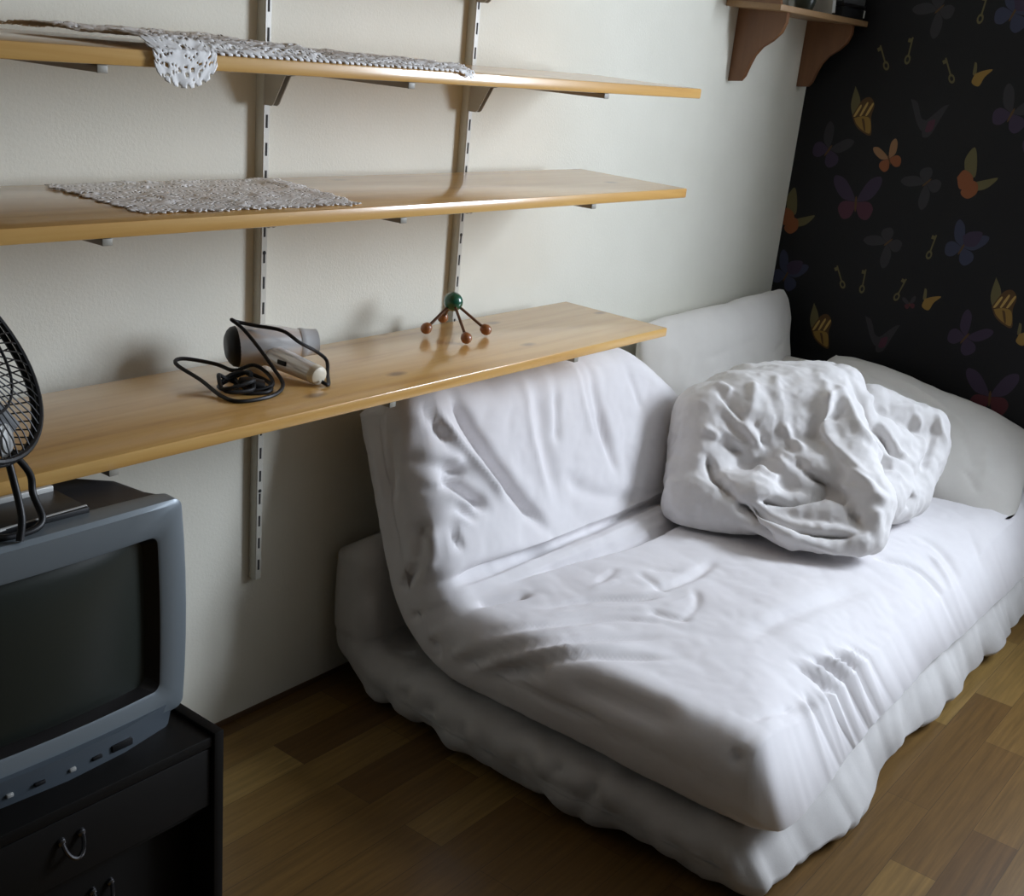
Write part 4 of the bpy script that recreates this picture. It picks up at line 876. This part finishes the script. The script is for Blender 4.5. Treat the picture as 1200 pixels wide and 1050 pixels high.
# crumpled duvet: rolled lobes merged into one skin, then creased
def skin(name, lobes, voxel, smooth_it, m):
    b = MB()
    for l in lobes:
        for i in range(max(1, len(l)-1)):
            a = l[i]; c = l[min(i+1, len(l)-1)]
            n = 6 if len(l) > 1 else 1
            for k in range(n):
                t = k/max(1, n-1)
                p = [a[q]*(1-t)+c[q]*t for q in range(4)]
                b.sphere(p[:3], p[3], seg=20)
    o = b.build(name, m, smooth=0)
    r = o.modifiers.new('r', 'REMESH'); r.mode = 'VOXEL'; r.voxel_size = voxel
    s = o.modifiers.new('s', 'SMOOTH'); s.factor = .5; s.iterations = smooth_it
    dg = bpy.context.evaluated_depsgraph_get(); me = bpy.data.meshes.new_from_object(o.evaluated_get(dg))
    o.modifiers.clear(); old = o.data; o.data = me; bpy.data.meshes.remove(old)
    me.materials.clear(); me.materials.append(m); me.shade_smooth(); return o
LOBES = [
[(2.907,-0.449,0.521,0.187), (3.080,-0.573,0.546,0.190)],
[(2.803,-0.394,0.575,0.108), (2.705,-0.451,0.415,0.106)],
[(3.011,-0.410,0.579,0.123), (3.177,-0.543,0.603,0.114)],
[(2.710,-0.650,0.414,0.054), (2.791,-0.819,0.424,0.053)],
[(2.647,-0.661,0.400,0.037), (2.663,-0.753,0.384,0.041), (2.764,-0.896,0.391,0.039)],
[(2.651,-0.469,0.385,0.096), (2.704,-0.603,0.415,0.095)],
[(3.128,-0.620,0.665,0.072), (2.972,-0.711,0.557,0.084), (2.866,-0.852,0.454,0.080), (2.806,-0.895,0.400,0.057)],
[(3.259,-0.671,0.591,0.075), (3.389,-0.804,0.537,0.071)],
[(3.380,-0.815,0.502,0.076), (3.170,-0.856,0.404,0.072), (3.028,-0.829,0.418,0.080)],
[(2.858,-0.643,0.463,0.115), (2.921,-0.742,0.454,0.115)],
[(3.15,-0.74,0.53,0.085), (3.27,-0.80,0.46,0.085), (3.12,-.80,.46,.085)],
]
dv = skin('duvet', LOBES, .0066, 8, M_duvet)
V = coords(dv.data); Nn = normals(dv.data)
ex = .007*noise3(V, 6., 2.) + .0046*ridged(V, 10., 21., (1., 1., .6)) + .0030*ridged(V, 22., 33., (1., .8, .6)) + .0014*ridged(V, 45., 13.) - .007
V2 = displace(V, Nn, 'duvet', ex)
V2[:, 2] = np.maximum(V2[:, 2], .345)
setco(dv.data, V2)
tag(dv, 'crumpled white duvet heaped on the folded mattress', 'duvet')

def pillow(name, c, size, M3, m, label, key, n=90, e=2.6, wr=.006):
    """two puffed faces meeting at a seam, with drawn-out corners"""
    Lx, Ly, Tz = size; V = []; F = []
    for side in (1, -1):
        for i in range(n+1):
            for j in range(n+1):
                u, v = -1 + 2*i/n, -1 + 2*j/n
                u = math.sin(u*PI/2); v = math.sin(v*PI/2)
                pinch = 1 - .07*(1-abs(v)**2)*abs(u)**3 ; pinv = 1 - .07*(1-abs(u)**2)*abs(v)**3
                z = side*Tz/2*((1-abs(u)**e)*(1-abs(v)**e))**.55
                V.append((u*Lx/2*pinch*math.sqrt(1-.22*v**4), v*Ly/2*pinv*math.sqrt(1-.22*u**4), z))
    k = (n+1)**2
    for s_ in range(2):
        for i in range(n):
            for j in range(n):
                q = [i*(n+1)+j, (i+1)*(n+1)+j, (i+1)*(n+1)+j+1, i*(n+1)+j+1]
                q = [a + s_*k for a in q]; F.append(q if s_ == 0 else q[::-1])
    bm = bmesh.new(); vs = [bm.verts.new(p) for p in V]
    for f in F: bm.faces.new([vs[a] for a in f])
    bmesh.ops.remove_doubles(bm, verts=bm.verts, dist=1e-5)
    me = bpy.data.meshes.new(name); bm.to_mesh(me); bm.free(); me.materials.append(m); me.shade_smooth()
    o = bpy.data.objects.new(name, me); COL.objects.link(o)
    V = coords(me); R3 = np.array(M3); V = V@R3.T + np.array(c); setco(me, V); Nn = normals(me)
    ex = wr*noise3(V, 5., 7.) + wr*.5*ridged(V, 11., 3.)
    V2 = displace(V, Nn, key, ex)
    V2[:, 0] = np.minimum(V2[:, 0], XD-.003); V2[:, 1] = np.minimum(V2[:, 1], -.003); V2[:, 2] = np.maximum(V2[:, 2], .31)
    setco(me, V2); return tag(o, label, 'pillow')
def axes(ux, uy):
    ux = Vector(ux).normalized(); uy = Vector(uy); uy = (uy - ux*uy.dot(ux)).normalized(); uz = ux.cross(uy)
    return [[ux[i], uy[i], uz[i]] for i in range(3)]
pillow('pillow', (3.625, -.70, .44), (.78, .52, .17), axes((.24, -.93, -.20), (.80, .20, .40)), M_pillow, 'large white pillow leaning against the dark wallpaper at the right', 'pillow')
pillow('pillow', (3.36, -.115, .575), (.98, .42, .15), axes((1, -.02, .03), (0, .18, 1)), M_pillow, 'long white pillow standing upright against the white wall behind the duvet', 'pillow_back')
pillow('pillow', (3.62, -.33, .475), (.50, .40, .14), axes((.2, -1, -.05), (1, .2, .35)), M_pillow, 'white pillow lying flat in the corner, mostly hidden behind the duvet', 'pillow_corner')

# ------------------------------------------------------------------ light
w = bpy.data.worlds.new('sky'); SC.world = w; w.use_nodes = True
bg = w.node_tree.nodes['Background']; bg.inputs['Color'].default_value = (.62, .74, 1., 1); bg.inputs['Strength'].default_value = 1.
ld = bpy.data.lights.new('window_daylight', 'AREA'); ld.shape = 'RECTANGLE'; ld.size = WY0-WY1-.1; ld.size_y = WZ1-WZ0-.1
ld.energy = 185; ld.color = (.80, .88, 1.)
lo = bpy.data.objects.new('window_daylight', ld); COL.objects.link(lo)
lo.location = (XD+.14, (WY0+WY1)/2, (WZ0+WZ1)/2); lo.rotation_euler = (0, math.radians(90), 0)

SC.view_settings.view_transform = 'Standard'; SC.view_settings.look = 'None'; SC.view_settings.gamma = 1.
SC.view_settings.use_curve_mapping = False
SC.view_settings.exposure = -0.06
SC.cycles.use_denoising = True
for o in bpy.data.objects:
    if '_o' in o: del o['_o']
